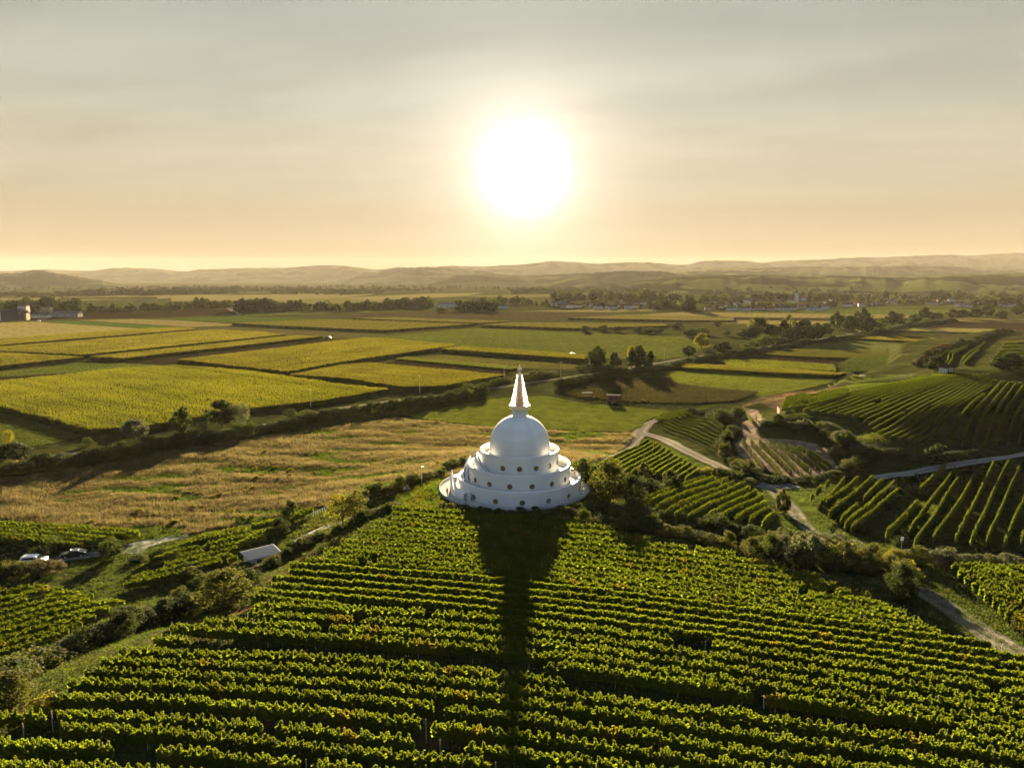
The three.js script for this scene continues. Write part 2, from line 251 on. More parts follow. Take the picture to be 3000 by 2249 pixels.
// ---------------------------------------------------------------- leaf cards
function cards(list) { // each: [x,y,z, nx,ny,nz, size, roll] -> two triangles folded along the middle rib
  const pos = new Float32Array(list.length * 18); let o = 0;
  const n = V3(), a = V3(), b = V3(), t = V3();
  for (const [x, y, z, nx, ny, nz, s, roll] of list) {
    n.set(nx, ny, nz).normalize(); a.set(Math.abs(n.y) > 0.9 ? 1 : 0, Math.abs(n.y) > 0.9 ? 0 : 1, 0); b.crossVectors(n, a).normalize(); a.crossVectors(b, n);
    t.copy(a); const c = Math.cos(roll), d = Math.sin(roll); a.multiplyScalar(c).addScaledVector(b, d); b.multiplyScalar(c).addScaledVector(t, -d);
    const P = (u, v, w) => { pos[o++] = x + (a.x * u + b.x * v + n.x * w) * s; pos[o++] = y + (a.y * u + b.y * v + n.y * w) * s; pos[o++] = z + (a.z * u + b.z * v + n.z * w) * s; };
    P(-0.55, 0, 0); P(0.05, 0.5, 0.18); P(0.6, 0, 0); P(-0.55, 0, 0); P(0.6, 0, 0); P(0.05, -0.5, 0.18);
  }
  const g = new THREE.BufferGeometry(); g.setAttribute('position', new THREE.BufferAttribute(pos, 3)); return g;
}
function ball(r) { let x, y, z, l; do { x = r() * 2 - 1; y = r() * 2 - 1; z = r() * 2 - 1; l = x * x + y * y + z * z; } while (l > 1 || l < 0.001); return [x, y, z, Math.sqrt(l)]; }

// vine canopy for 1.5 m of row, row along x
function vineClump(seed, shag, leaves, size) {
  const r = rngOf(seed), L = [];
  for (let i = 0; i < leaves; i++) {
    const x = (r() - 0.5) * 1.7, u = r(), lump = 0.75 + 0.5 * vnoise(x * 2 + seed, 3), y = 0.72 + u * (1.3 + (shag ? 0 : 0.12) * lump), w = (shag ? 0.25 : 0.26) * (0.7 + 0.5 * Math.sin(Math.min(1, u * 1.15) * Math.PI)) * lump, side = r() < 0.5 ? -1 : 1, z = side * w * Math.pow(r(), 0.35);
    L.push([x, y, z, (r() - 0.5) * 1.6, (r() - 0.25) * 1.3, side * (0.4 + r()), size * (0.7 + r() * 0.6), r() * 6.3]);
  }
  for (let i = 0; i < 56; i++) L.push([(r() - 0.5) * 1.7, 0.85 + r() * (shag ? 0.98 : 1.05), (r() - 0.5) * 0.12, (r() - 0.5) * 0.5, (r() - 0.5) * 0.4, 1, 0.36 + r() * 0.12, r() * 6.3]); // oversized leaf cards added inside the row to block the sun
  const shoots = shag ? 7 + Math.floor(r() * 3) : 5;
  for (let k = 0; k < shoots; k++) {
    const bx = (r() - 0.5) * 1.6, bz = (r() - 0.5) * 0.3, len = shag ? 0.22 + r() * 0.7 : 0.08 + r() * 0.2, lx = (r() - 0.5) * 0.9, lz = (r() - 0.5) * 0.9, n = Math.ceil(len * 16) + 2;
    for (let i = 0; i < n; i++) { const t = i / n, bend = t * t * len; L.push([bx + lx * bend + (r() - 0.5) * 0.09, 1.95 + t * len * (1 - 0.25 * t), bz + lz * bend + (r() - 0.5) * 0.09, r() - 0.5, r() - 0.3, r() - 0.5, size * (1.3 - 0.4 * t) * (0.7 + r() * 0.5), r() * 6.3]); }
  }
  return cards(L);
}
const vineShag = [1, 2, 3, 4].map((s) => vineClump(s * 71, true, 250, 0.19)), vineTrim = [5, 6, 7].map((s) => vineClump(s * 71, false, 330, 0.18));
const vineFar = [8, 9].map((s) => vineClump(s * 71, true, 150, 0.26)), vineFarTrim = [10, 11].map((s) => vineClump(s * 71, false, 170, 0.25));
const vineLeaf = leafMat(0.078, 0.096, 0.004, 0.6), woodMat = std(0.075, 0.05, 0.03), postMat = std(0.22, 0.19, 0.15), stakeMat = std(0.5, 0.48, 0.42);
const trunkGeo = new THREE.CylinderGeometry(0.028, 0.045, 0.95, 5); trunkGeo.translate(0, 0.475, 0);
const postGeo = new THREE.CylinderGeometry(0.05, 0.05, 2.15, 5); postGeo.translate(0, 1.075, 0);
const M4 = new THREE.Matrix4(), Q4 = new THREE.Quaternion(), S4 = V3(1, 1, 1), UPV = V3(0, 1, 0);
function instanced(parent, name, geo, mat, items, kind = 'stuff') { // items: {p, ry, s|[sx,sy,sz], c}
  if (!items.length) return null;
  const m = new THREE.InstancedMesh(geo, mat, items.length), e = new THREE.Euler();
  items.forEach((it, i) => {
    Q4.setFromEuler(e.set(it.rx ?? 0, it.ry ?? 0, it.rz ?? 0)); Array.isArray(it.s) ? S4.set(...it.s) : S4.setScalar(it.s ?? 1);
    m.setMatrixAt(i, M4.compose(it.p, Q4, S4)); if (it.c) m.setColorAt(i, it.c);
  });
  m.name = name; m.userData.kind = kind; parent.add(m); return m;
}
function resample(pts, step) { // even steps along a smooth line through pts
  if (pts.length < 2) return [];
  const c = new THREE.CatmullRomCurve3(pts, false, 'centripetal'), len = c.getLength(), n = Math.max(1, Math.round(len / step));
  return c.getSpacedPoints(n);
}
function vineRow(pts, o, seed) {
  const r = rngOf(seed * 977 + 13), line = resample(pts, 1.5 * (o.sx ?? 1));
  if (line.length < 2) return;
  const root = new THREE.Group(), mid = line[Math.floor(line.length / 2)]; root.position.set(mid.x, H(mid.x, -mid.z), mid.z);
  const geos = o.geos, lists = geos.map(() => []), trunks = [], posts = [];
  const tone = 0.85 + 0.3 * r();
  for (let i = 0; i < line.length - 1; i++) {
    const a = line[i], b = line[i + 1], m = a.clone().add(b).multiplyScalar(0.5), g = fbm(m.x / 7 + seed * 3.1, seed * 1.7 + m.z / 7, 2);
    const yaw = Math.atan2(-(b.z - a.z), b.x - a.x), y = H(m.x, -m.z) - root.position.y, q = V3(m.x - root.position.x + (r() - 0.5) * 0.08, y, m.z - root.position.z + (r() - 0.5) * 0.1);
    const end = i === 0 || i === line.length - 2;
    if (posts.length === 0 || (o.trunks && i % 4 === 0)) { if (o.trunks) posts.push({ p: q.clone(), s: [1, 0.95 + r() * 0.1, 1], ry: r() * 3 }); }
    if (g < (o.gap ?? 0.27) || r() < (o.miss ?? 0.01)) continue;
    const dry = fbm(m.x / 5 + 90, m.z / 5 + seed, 2), k = tone * (0.85 + 0.3 * r()), hue = r();
    const col = C(k * (1 + Math.max(0, dry - 0.72) * 1.0 + (hue > 0.97 ? 0.4 : 0)), k * (1 + Math.max(0, dry - 0.62) * 0.6), k * (0.8 + hue * 0.4));
    const hy = (o.sy ?? 1) * (0.95 + 0.1 * r()) * (end ? 0.93 : 1);
    lists[Math.floor(r() * geos.length)].push({ p: q, ry: yaw + (r() < 0.5 ? Math.PI : 0) + (r() - 0.5) * 0.12, s: [(o.sx ?? 1) * (0.95 + r() * 0.15), hy, (o.sz ?? 1) * (0.62 + 0.4 * r())], c: col });
    if (o.trunks) for (const t of [-0.4, 0.35]) trunks.push({ p: V3(q.x + Math.cos(yaw) * t, y, q.z - Math.sin(yaw) * t), s: [1, 1, 1], rz: (r() - 0.5) * 0.25, ry: r() * 6 });
  }
  if (!lists.some((l) => l.length)) return;
  lists.forEach((l, k) => instanced(root, 'foliage', geos[k], o.mat ?? vineLeaf, l));
  instanced(root, 'trunk', trunkGeo, woodMat, trunks); instanced(root, 'post', postGeo, postMat, posts);
  top(root, 'vine_row', o.label, 'vine row', o.group);
}
const linePx = (pix, off) => pix.map(([x, y]) => hit(x, y, off)).filter(Boolean);
// rows between guide lines: guides are pixel lines with the same number of points, counts between them
function rowsBetween(guides, counts) {
  const out = [];
  guides.forEach((g, k) => { out.push(g); if (k < guides.length - 1) for (let i = 1; i < counts[k]; i++) { const t = i / counts[k], h = guides[k + 1]; out.push(g.map(([x, y], j) => [lerp(x, h[j][0], t), lerp(y, h[j][1], t)])); } });
  return out;
}
let rowSeed = 1;
const NTH = 'first second third fourth fifth sixth seventh eighth ninth tenth eleventh twelfth thirteenth fourteenth fifteenth sixteenth seventeenth eighteenth nineteenth twentieth'.split(' ');
function vineyard(rows, o) { rows.forEach((w, i) => vineRow(linePx(w, o.top ?? 2.0), o.from ? { ...o, label: o.label + ', ' + NTH[i] + ' from ' + o.from } : o, rowSeed++)); }
const Z = (x0, y0, k) => (l) => l.map(([x, y]) => [x0 + x / k, y0 + y / k]);

// main vineyard: canopy tops read off at fixed columns of the photograph
const COLS = [-250, 0, 300, 550, 1000, 1350, 1750, 2200, 2600, 3000, 3250];
const G = {
  U1: [1390, 1410, 1425, 1440, 1468, 1494, 1518, 1562, 1605, 1650, 1680],
  U12: [1560, 1575, 1592, 1606, 1636, 1661, 1703, 1760, 1815, 1868, 1900],
  T5: [1668, 1682, 1697, 1712, 1744, 1770, 1812, 1872, 1933, 1998, 2040],
  S1: [1705, 1722, 1738, 1752, 1780, 1796, 1837, 1898, 1958, 2022, 2065],
  S4: [1790, 1802, 1815, 1832, 1862, 1886, 1927, 1991, 2055, 2118, 2160],
  S4b: [1830, 1840, 1852, 1865, 1891, 1917, 1956, 2019, 2081, 2143, 2185],
  S5: [1872, 1882, 1896, 1908, 1922, 1958, 2000, 2054, 2115, 2178, 2220],
  S6: [1905, 1914, 1928, 1938, 1956, 1988, 2040, 2089, 2146, 2212, 2250],
  S7: [1935, 1945, 1958, 1970, 1995, 2028, 2076, 2142, 2197, 2262, 2300],
  S8: [1970, 1980, 1994, 2002, 2033, 2074, 2126, 2195, 2250, 2310, 2350],
  S9: [2025, 2030, 2037, 2043, 2083, 2125, 2173, 2238, 2300, 2365, 2400],
  S10: [2085, 2089, 2086, 2100, 2140, 2176, 2227, 2290, 2350, 2410, 2450],
  S11: [2110, 2118, 2126, 2143, 2191, 2219, 2275, 2335, 2400, 2460, 2500],
  S12: [2160, 2169, 2178, 2195, 2239, 2282, 2335, 2400, 2460, 2520, 2560],
  S13: [2222, 2230, 2240, 2259, 2300, 2345, 2400, 2460, 2520, 2580, 2620],
};
const blend = (a, b, t) => a.map((v, i) => lerp(v, b[i], t));
const mainRows = [];
for (let i = 0; i < 12; i++) mainRows.push([blend(G.U1, G.U12, i / 11), 'U']);
for (let i = 1; i <= 5; i++) mainRows.push([blend(G.U12, G.T5, i / 5), 'T']);
for (let i = 0; i < 4; i++) mainRows.push([blend(G.S1, G.S4, i / 3), 'S']);
for (const k of ['S4b', 'S5', 'S6', 'S7', 'S8', 'S9', 'S10', 'S11', 'S12', 'S13']) mainRows.push([G[k], 'S', k]);
const leftEdge = [[1480, 1150], [1500, 1130], [1520, 1085], [1550, 1035], [1580, 985], [1640, 862], [1680, 785], [1700, 760], [1750, 720], [1785, 660], [1803, 560], [1827, 490], [1854, 436], [1898, 309], [1927, 255], [1955, 205], [1992, 147], [2040, 146], [2085, 0], [2100, -250], [2400, -250]];
const rightEdge = [[1480, 1620], [1500, 1660], [1525, 1745], [1545, 1830], [1575, 1960], [1600, 2130], [1650, 2330], [1700, 2480], [1745, 2590], [1800, 2700], [1850, 2815], [1885, 2925], [1915, 2985], [1945, 3080], [1970, 3250], [2400, 3250]];
const edgeAt = (e, y) => { let k = 0; while (k < e.length - 2 && e[k + 1][0] < y) k++; const [a, b] = [e[k], e[k + 1]]; return lerp(a[1], b[1], Math.min(1, Math.max(0, (y - a[0]) / (b[0] - a[0])))); };
const gapsOf = { S4b: [[600, 1560], [2235, 2240]], S5: [[1690, 2700]], S4: [[2520, 2900]] };
const mainOpts = {
  U: { geos: vineShag, gap: 0.12, sy: 0.8, sz: 0.72, trunks: true, label: 'short shaggy vine row', group: 'shaggy vine rows just below the stupa' },
  T: { geos: vineTrim, gap: 0.12, sy: 1.0, miss: 0, trunks: true, label: 'neatly trimmed dense vine row', group: 'trimmed vine rows in the middle of the big vineyard' },
  S: { geos: vineShag, gap: 0.24, miss: 0.01, sy: 0.9, sz: 0.75, trunks: true, label: 'shaggy near vine row', group: 'shaggy vine rows of the near vineyard' },
};
const nthOf = { U: 0, T: 0, S: 0 };
for (const [ys, kind, key] of mainRows) {
  const nth = NTH[nthOf[kind]++], from = { U: 'the stupa', T: 'the shaggy rows below the stupa', S: 'the trimmed rows' }[kind];
  const pts = [];
  for (let x = -250; x <= 3250; x += 50) {
    let k = 0; while (k < COLS.length - 2 && COLS[k + 1] < x) k++;
    const y = lerp(ys[k], ys[k + 1], (x - COLS[k]) / (COLS[k + 1] - COLS[k]));
    if (x >= edgeAt(leftEdge, y) && x <= edgeAt(rightEdge, y)) pts.push([x, y]);
  }
  let parts = [pts];
  for (const [a, b] of gapsOf[key] ?? []) parts = parts.flatMap((p) => [p.filter(([x]) => x < a), p.filter(([x]) => x > b)]);
  const bits = parts.filter((p) => p.length > 1);
  for (const p of bits) { const w = linePx(p, 2.0); vineRow(w, { ...mainOpts[kind], label: mainOpts[kind].label + ', ' + nth + ' from ' + from + (bits.length > 1 ? (p === bits[0] ? ', end towards the bushy bank' : p === bits[bits.length - 1] ? ', end towards the gravel lane' : ', middle stretch') : '') }, rowSeed++); }
}
{ // the short extra row that ends in mid slope
  vineRow(linePx([[735, 1745], [850, 1755], [950, 1763], [1018, 1768]], 2), { ...mainOpts.T, label: 'short trimmed vine row that ends in the middle of the slope' }, rowSeed++);
}
const z6 = Z(1700, 1100, 3.16), z7 = Z(2300, 1000, 3.16), zA = Z(2200, 1300, 2.764), z5 = Z(0, 1100, 2.764), z8 = Z(0, 1450, 2.458);
{ // between the two arms of the gravel way
  const R = [[635, 580], [670, 600], [715, 612], [745, 632], [785, 655], [830, 672], [855, 702], [900, 725], [945, 748], [985, 768], [1032, 790], [1075, 820], [1118, 843]], Lk = [[160, 815], [400, 880], [700, 885], [980, 935]];
  const rows = R.map((e, i) => { const t = i / 12 * 3, k = Math.min(2, Math.floor(t)), f = t - k, l = [lerp(Lk[k][0], Lk[k + 1][0], f), lerp(Lk[k][1], Lk[k + 1][1], f)]; return z6([l, [(l[0] + e[0]) / 2, (l[1] + e[1]) / 2 + 2], e]); });
  vineyard(rows, { geos: vineFarTrim, gap: 0.1, from: 'the gravel fork', label: 'thin vine row between the two gravel ways', group: 'vine rows in the triangle between the ways', sy: 0.95 });
}
{
  const R = [[1160, 940], [1250, 940], [1370, 950], [1420, 985], [1530, 985], [1570, 1030], [1640, 1065], [1690, 1110], [1725, 1170], [1745, 1225], [1795, 1270]], L = [[520, 1170], [580, 1190], [700, 1210], [800, 1250], [880, 1280], [1000, 1300], [1180, 1300], [1260, 1330], [1440, 1320], [1570, 1330], [1690, 1370]];
  vineyard(R.map((e, i) => z6([L[i], [(L[i][0] + e[0]) / 2, (L[i][1] + e[1]) / 2 - 8], e])), { geos: vineFar, gap: 0.16, from: 'the gravel way', label: 'diagonal green vine row beside the stupa trees', group: 'diagonal vine rows beside the stupa trees' });
}
vineyard(rowsBetween([z6([[950, 335], [1150, 390], [1330, 470]]), z6([[740, 440], [960, 530], [1200, 640]])], [6]), { geos: vineFarTrim, gap: 0.1, sy: 0.72, sz: 0.6, top: 1.4, label: 'vine row on the small bank above the fork of the gravel way', group: 'vine rows above the fork of the way' });
vineyard(rowsBetween([z6([[740, 350], [1000, 310], [1260, 270]]), z6([[700, 400], [850, 390], [960, 370]])], [4]), { geos: vineFarTrim, gap: 0.1, sy: 0.5, sz: 0.7, top: 1.0, label: 'low vine row along the edge of the green meadow', group: 'low vine rows along the meadow edge' });
{ // young vines on bare loess in the bowl
  const T = [[1500, 575], [1578, 575], [1660, 580], [1750, 585], [1835, 605], [1925, 620], [2015, 640], [2100, 670]], B = [[1700, 820], [1870, 890], [1960, 868], [2055, 880], [2145, 862], [2230, 850], [2300, 850], [2330, 810]];
  vineyard(T.map((e, i) => z6([e, [(e[0] + B[i][0]) / 2, (e[1] + B[i][1]) / 2], B[i]])), { geos: [vineFar[0]], gap: 0.2, miss: 0.12, sy: 0.8, sx: 0.7, sz: 0.36, trunks: true, from: 'the gravel way', label: 'thin young vine row on bare pale soil in the hollow', group: 'young vine rows on bare soil in the hollow' });
  vineyard([z6([[1540, 335], [1575, 380], [1605, 415]]), z6([[1615, 340], [1640, 395]]), z6([[1680, 345], [1690, 385]])], { geos: [vineFar[0]], gap: 0.2, sy: 0.8, sz: 0.6, label: 'short young vine row on the pale soil above the hollow', group: 'short young vine rows above the hollow' });
}
{ // the curved hillside
  const A = z7([[100, 615], [500, 490], [900, 400], [1200, 345], [1400, 305]]), B = z7([[700, 695], [1000, 565], [1350, 420], [1550, 345], [1650, 300]]), Cc = z7([[905, 870], [1200, 690], [1500, 520], [1750, 370], [1890, 292]]), D = z7([[1220, 910], [1480, 700], [1700, 530], [1850, 440], [1930, 395]]);
  vineyard([...rowsBetween([A, B, Cc, D], [8, 5, 4]), z7([[1310, 912], [1410, 825], [1510, 735]])], { geos: vineFarTrim, gap: 0.14, sy: 0.56, sz: 0.75, top: 1.1, from: 'the farm track', label: 'long vine row sweeping up the round hillside', group: 'sweeping vine rows on the round hillside' });
  vineyard([[[1535, 935], [1600, 750], [1700, 600], [1850, 480]], [[1640, 935], [1700, 760], [1830, 560], [2010, 370]], [[1740, 930], [1790, 780], [1900, 590], [2075, 380]], [[1850, 940], [1890, 800], [1970, 620], [2140, 390]], [[1955, 930], [1990, 740], [2080, 580], [2205, 410]], [[2070, 920], [2105, 740], [2200, 570], [2300, 450]], [[2175, 915], [2200, 720], [2280, 570], [2390, 450]], [[2290, 915], [2310, 750], [2400, 600]]].map(z7), { geos: vineFar, gap: 0.08, sy: 0.95, sz: 0.9, from: 'the trimmed rows', label: 'bright bushy vine row running straight up the hillside', group: 'bright bushy vine rows on the hillside' });
}
vineyard([[[490, 420], [560, 360], [640, 295]], [[560, 470], [660, 400], [760, 270]], [[600, 475], [740, 380], [870, 270]], [[630, 550], [820, 410], [995, 260]], [[730, 600], [900, 450], [1065, 285]], [[770, 630], [980, 470], [1190, 285]], [[820, 660], [1030, 510], [1200, 370]], [[1090, 720], [1230, 590], [1355, 455]], [[1370, 360], [1480, 260], [1580, 150]], [[1290, 690], [1440, 480], [1560, 330], [1660, 180]], [[1330, 775], [1500, 560], [1640, 330], [1730, 205]], [[1480, 745], [1650, 520], [1770, 330], [1820, 235]], [[1660, 745], [1780, 530], [1900, 290], [1970, 140]], [[1790, 760], [1890, 560], [2000, 310], [2090, 130]], [[1910, 775], [2010, 560], [2110, 330], [2180, 180]], [[2060, 790], [2150, 570], [2230, 400], [2290, 230]], [[2200, 760], [2290, 560], [2380, 380]]].map(zA), { geos: vineFar, gap: 0.22, sz: 0.75, from: 'the pale track', label: 'tall ragged vine row below the narrow lane', group: 'ragged vine rows below the narrow lane' });
vineyard(rowsBetween([zA([[1640, 970], [1900, 985], [2212, 1010], [2400, 1025]]), zA([[2130, 1400], [2180, 1430], [2280, 1490], [2400, 1560]])], [9]), { geos: vineShag, gap: 0.22, trunks: true, from: 'the thicket', label: 'shaggy vine row across the gravel lane beside the yellow bush', group: 'vine rows across the gravel lane' });
vineyard([[[0, 1182], [500, 1205], [900, 1235], [1120, 1255]], [[0, 1215], [500, 1235], [1030, 1280]], [[0, 1245], [400, 1262], [910, 1305]], [[0, 1278], [400, 1298], [780, 1332]], [[0, 1305], [330, 1325], [670, 1358]]].map(z5).map((l) => [[-120, l[0][1] - 8], ...l]), { geos: vineShag, gap: 0.15, sy: 0.9, from: 'the dry meadow', label: 'low vine row between the dry meadow and the parked cars', group: 'vine rows between the meadow and the cars' });
vineyard(rowsBetween([z8([[-200, 740], [0, 690], [200, 655], [330, 640]]), z8([[-200, 980], [100, 900], [480, 800], [880, 745]]), z8([[-200, 1180], [0, 1120], [200, 1060], [480, 960]])], [5, 4]), { geos: vineShag, gap: 0.2, sy: 0.75, sz: 0.7, top: 1.6, from: 'the parked cars', label: 'vine row in the low vineyard behind the bushy bank', group: 'vine rows in the low vineyard behind the bank' });
vineyard(rowsBetween([z8([[1330, 310], [1800, 205], [2250, 85]]), z8([[1130, 400], [1500, 300], [2050, 180]]), z8([[900, 620], [1200, 560], [1700, 420]])], [3, 5]), { geos: vineShag, gap: 0.3, miss: 0.1, sy: 0.85, sz: 0.8, from: 'the dry meadow', label: 'loose sprawling vine row near the metal-roofed shed', group: 'sprawling vine rows near the shed' });
vineyard([[[1400, 150], [1480, 90], [1560, 40], [1640, 0]], [[1415, 205], [1470, 110], [1580, 60], [1700, 0]], [[1470, 215], [1510, 170], [1530, 105], [1640, 55], [1770, -10]], [[1510, 220], [1550, 160], [1570, 105], [1690, 50]], [[1635, 185], [1700, 110], [1780, 60], [1860, 0]], [[1660, 205], [1740, 120], [1800, 70]]].map(z7), { geos: vineFar, gap: 0.05, sy: 0.7, sz: 0.8, top: 1.3, label: 'curving terrace of vines on the far spur', group: 'curving vine terraces on the far spur' });
vineyard(rowsBetween([z7([[20, 480], [350, 450], [600, 420]]), z7([[-30, 610], [250, 560], [560, 490]])], [7]), { geos: [vineFar[1]], gap: 0.34, miss: 0.2, sy: 0.75, sz: 0.6, label: 'sparse staked young vine row on dry ground', group: 'sparse staked vine rows' });
vineyard(rowsBetween([z7([[620, 325], [900, 315], [1190, 328]]), z7([[400, 400], [700, 375], [1000, 365]])], [4]), { geos: vineFarTrim, gap: 0.1, sy: 0.6, sz: 0.7, top: 1.1, label: 'dense dark vine row at the foot of the round hillside', group: 'dark vine rows at the hill foot' });
vineyard(rowsBetween([z7([[2030, 15], [2150, 10], [2300, 8]]), z7([[1900, 200], [2100, 200], [2300, 190]])], [6]), { geos: vineFar, gap: 0.05, sz: 1.6, label: 'bright vine row on the terrace at the wood edge', group: 'bright vine rows at the wood edge' });

// ---------------------------------------------------------------- ways
function ribbon(name, pix, width, mat, label, up = 0.06, flat = false) {
  const pts = pix.map(([x, y]) => (flat ? plainAt(x, y) : hit(x, y))).filter(Boolean), c = new THREE.CatmullRomCurve3(pts, false, 'centripetal'), n = Math.max(4, Math.round(c.getLength() / (flat ? 8 : 1.2))), m = 5, pos = [], uv = [], idx = [];
  let len = 0, prev = null;
  const P = c.getSpacedPoints(n);
  P.forEach((p, i) => {
    const a = P[Math.max(0, i - 1)], b = P[Math.min(n, i + 1)], tx = b.x - a.x, tz = b.z - a.z, l = Math.hypot(tx, tz) || 1, w = Array.isArray(width) ? lerp(width[0], width[1], i / n) : width;
    if (prev) len += p.distanceTo(prev); prev = p;
    for (let j = 0; j <= m; j++) {
      const s = (j / m - 0.5) * w * (1 + ((j === 0 || j === m) ? (fbm(len / 3 + j * 9, 2, 2) - 0.5) * 0.35 : 0)), x = p.x - tz / l * s, z = p.z + tx / l * s;
      pos.push(x, H(x, -z) + up, z); uv.push(len / 12, 0.02 + 0.96 * j / m);
      if (i < n && j < m) { const k = i * (m + 1) + j; idx.push(k, k + 1, k + m + 1, k + 1, k + m + 2, k + m + 1); }
    }
  });
  const g = new THREE.BufferGeometry(); g.setAttribute('position', new THREE.Float32BufferAttribute(pos, 3)); g.setAttribute('uv', new THREE.Float32BufferAttribute(uv, 2)); g.setIndex(idx); g.computeVertexNormals();
  return structure(name, g, mat, label, 'path');
}
const laneTex = tile(256, (u, v) => { const m = Math.abs(v - 0.5) * 2, rut = Math.exp(-Math.pow((m - 0.52) / 0.2, 2)), n = tfbm(u, v, 6, 71), f = tnoise(u, v, 48, 75), e = m > 0.8 ? (m - 0.8) * 4 * (0.4 + n) : 0, k = 0.80 + 0.14 * rut + 0.25 * (n - 0.5) + 0.14 * (f - 0.5), g = Math.max(0, Math.min(0.75, (1 - rut) * 0.45 * (n * 1.6 - 0.55) + e)); return [235 * k * (1 - g * 0.45), 235 * k * (1 - g * 0.28), 235 * k * (1 - g * 0.6)].map((c) => Math.max(0, Math.min(255, c))); });
const gravel = new THREE.MeshPhysicalMaterial({ color: C(0.22, 0.19, 0.155), map: laneTex, roughness: 1, specularIntensity: 0, bumpMap: tiled(bumpTex, 1), bumpScale: 0.04 });
const asphalt = new THREE.MeshPhysicalMaterial({ color: C(0.32, 0.31, 0.295), map: laneTex, roughness: 0.9, specularIntensity: 0.1 });
ribbon('gravel_path', [[1760, 1345], [1800, 1327], [1840, 1307], [1868, 1280], [1880, 1255], [1895, 1238]], [3.4, 6.2], gravel, 'pale gravel way leading from the trees to the fork by the meadow');
ribbon('gravel_path', [[1880, 1268], [1905, 1275], [1940, 1285], [2000, 1315], [2060, 1345], [2110, 1368], [2148, 1395]], [4.6, 3.3], gravel, 'pale gravel way running down from the fork past the vines', 0.075);
ribbon('gravel_path', [[1890, 1246], [1910, 1236], [1932, 1226]], [4, 3], gravel, 'short stub of gravel way beyond the fork', 0.07);
ribbon('gravel_path', [[2215, 1418], [2250, 1426], [2290, 1428], [2330, 1422], [2310, 1422]].slice(0, 4), 5, asphalt, 'grey bend of the lane below the bare hollow');
ribbon('gravel_path', [[2262, 1430], [2290, 1460], [2320, 1490], [2350, 1527], [2385, 1565]], [4, 3], gravel, 'pale track descending beside the column-shaped bush', 0.075);
ribbon('lane', [[2560, 1402], [2640, 1390], [2720, 1376], [2800, 1361], [2900, 1346], [3010, 1328], [3150, 1308]], 3.2, asphalt, 'narrow grey lane at the foot of the shaded bank');
ribbon('gravel_path', [[2685, 1722], [2720, 1742], [2770, 1775], [2830, 1815], [2900, 1862], [2960, 1900], [3020, 1935], [3150, 2010]], [3.6, 5], gravel, 'pale gravel lane with a grassy crown along the vineyard edge');
ribbon('gravel_path', [[362, 1622], [400, 1602], [450, 1588], [520, 1572], [548, 1566]], [7, 3.5], asphalt, 'grey gravel way widening beside the round bush');
ribbon('gravel_path', [[-60, 1690], [40, 1665], [130, 1645], [230, 1630], [300, 1622], [362, 1620]], 4, asphalt, 'gravel track under the parked cars', 0.075);
ribbon('gravel_path', [[860, 1592], [900, 1570], [950, 1546], [1000, 1528], [1050, 1508], [1085, 1496]], [3.4, 2.4], asphalt, 'pale footpath climbing from the shed towards the stupa');
ribbon('dirt_track', [[-60, 1384], [47, 1360], [170, 1333], [325, 1318], [530, 1285], [760, 1247], [1000, 1196], [1200, 1168], [1407, 1142], [1602, 1114], [1750, 1092], [1950, 1060], [2010, 1049], [2150, 1030], [2330, 1004], [2480, 982]], 3.4, gravel, 'straight dusty farm track behind the long hedge', 0.06);
ribbon('farm_track', [[2000, 1073], [2160, 1082], [2300, 1086], [2440, 1092], [2520, 1100], [2640, 1102], [2680, 1097]], 3.0, gravel, 'thin pale farm track curving round the dark green plot', 0.07, false);
ribbon('dirt_track', [[2480, 980], [2520, 972], [2505, 965], [2490, 960]], 3, gravel, 'pale end of a field road between the trees', 0.06);
ribbon('dirt_track', [[670, 905], [692, 915], [700, 922], [684, 925]], 6, gravel, 'pale bend of the road beside the dark wood', 0.07);

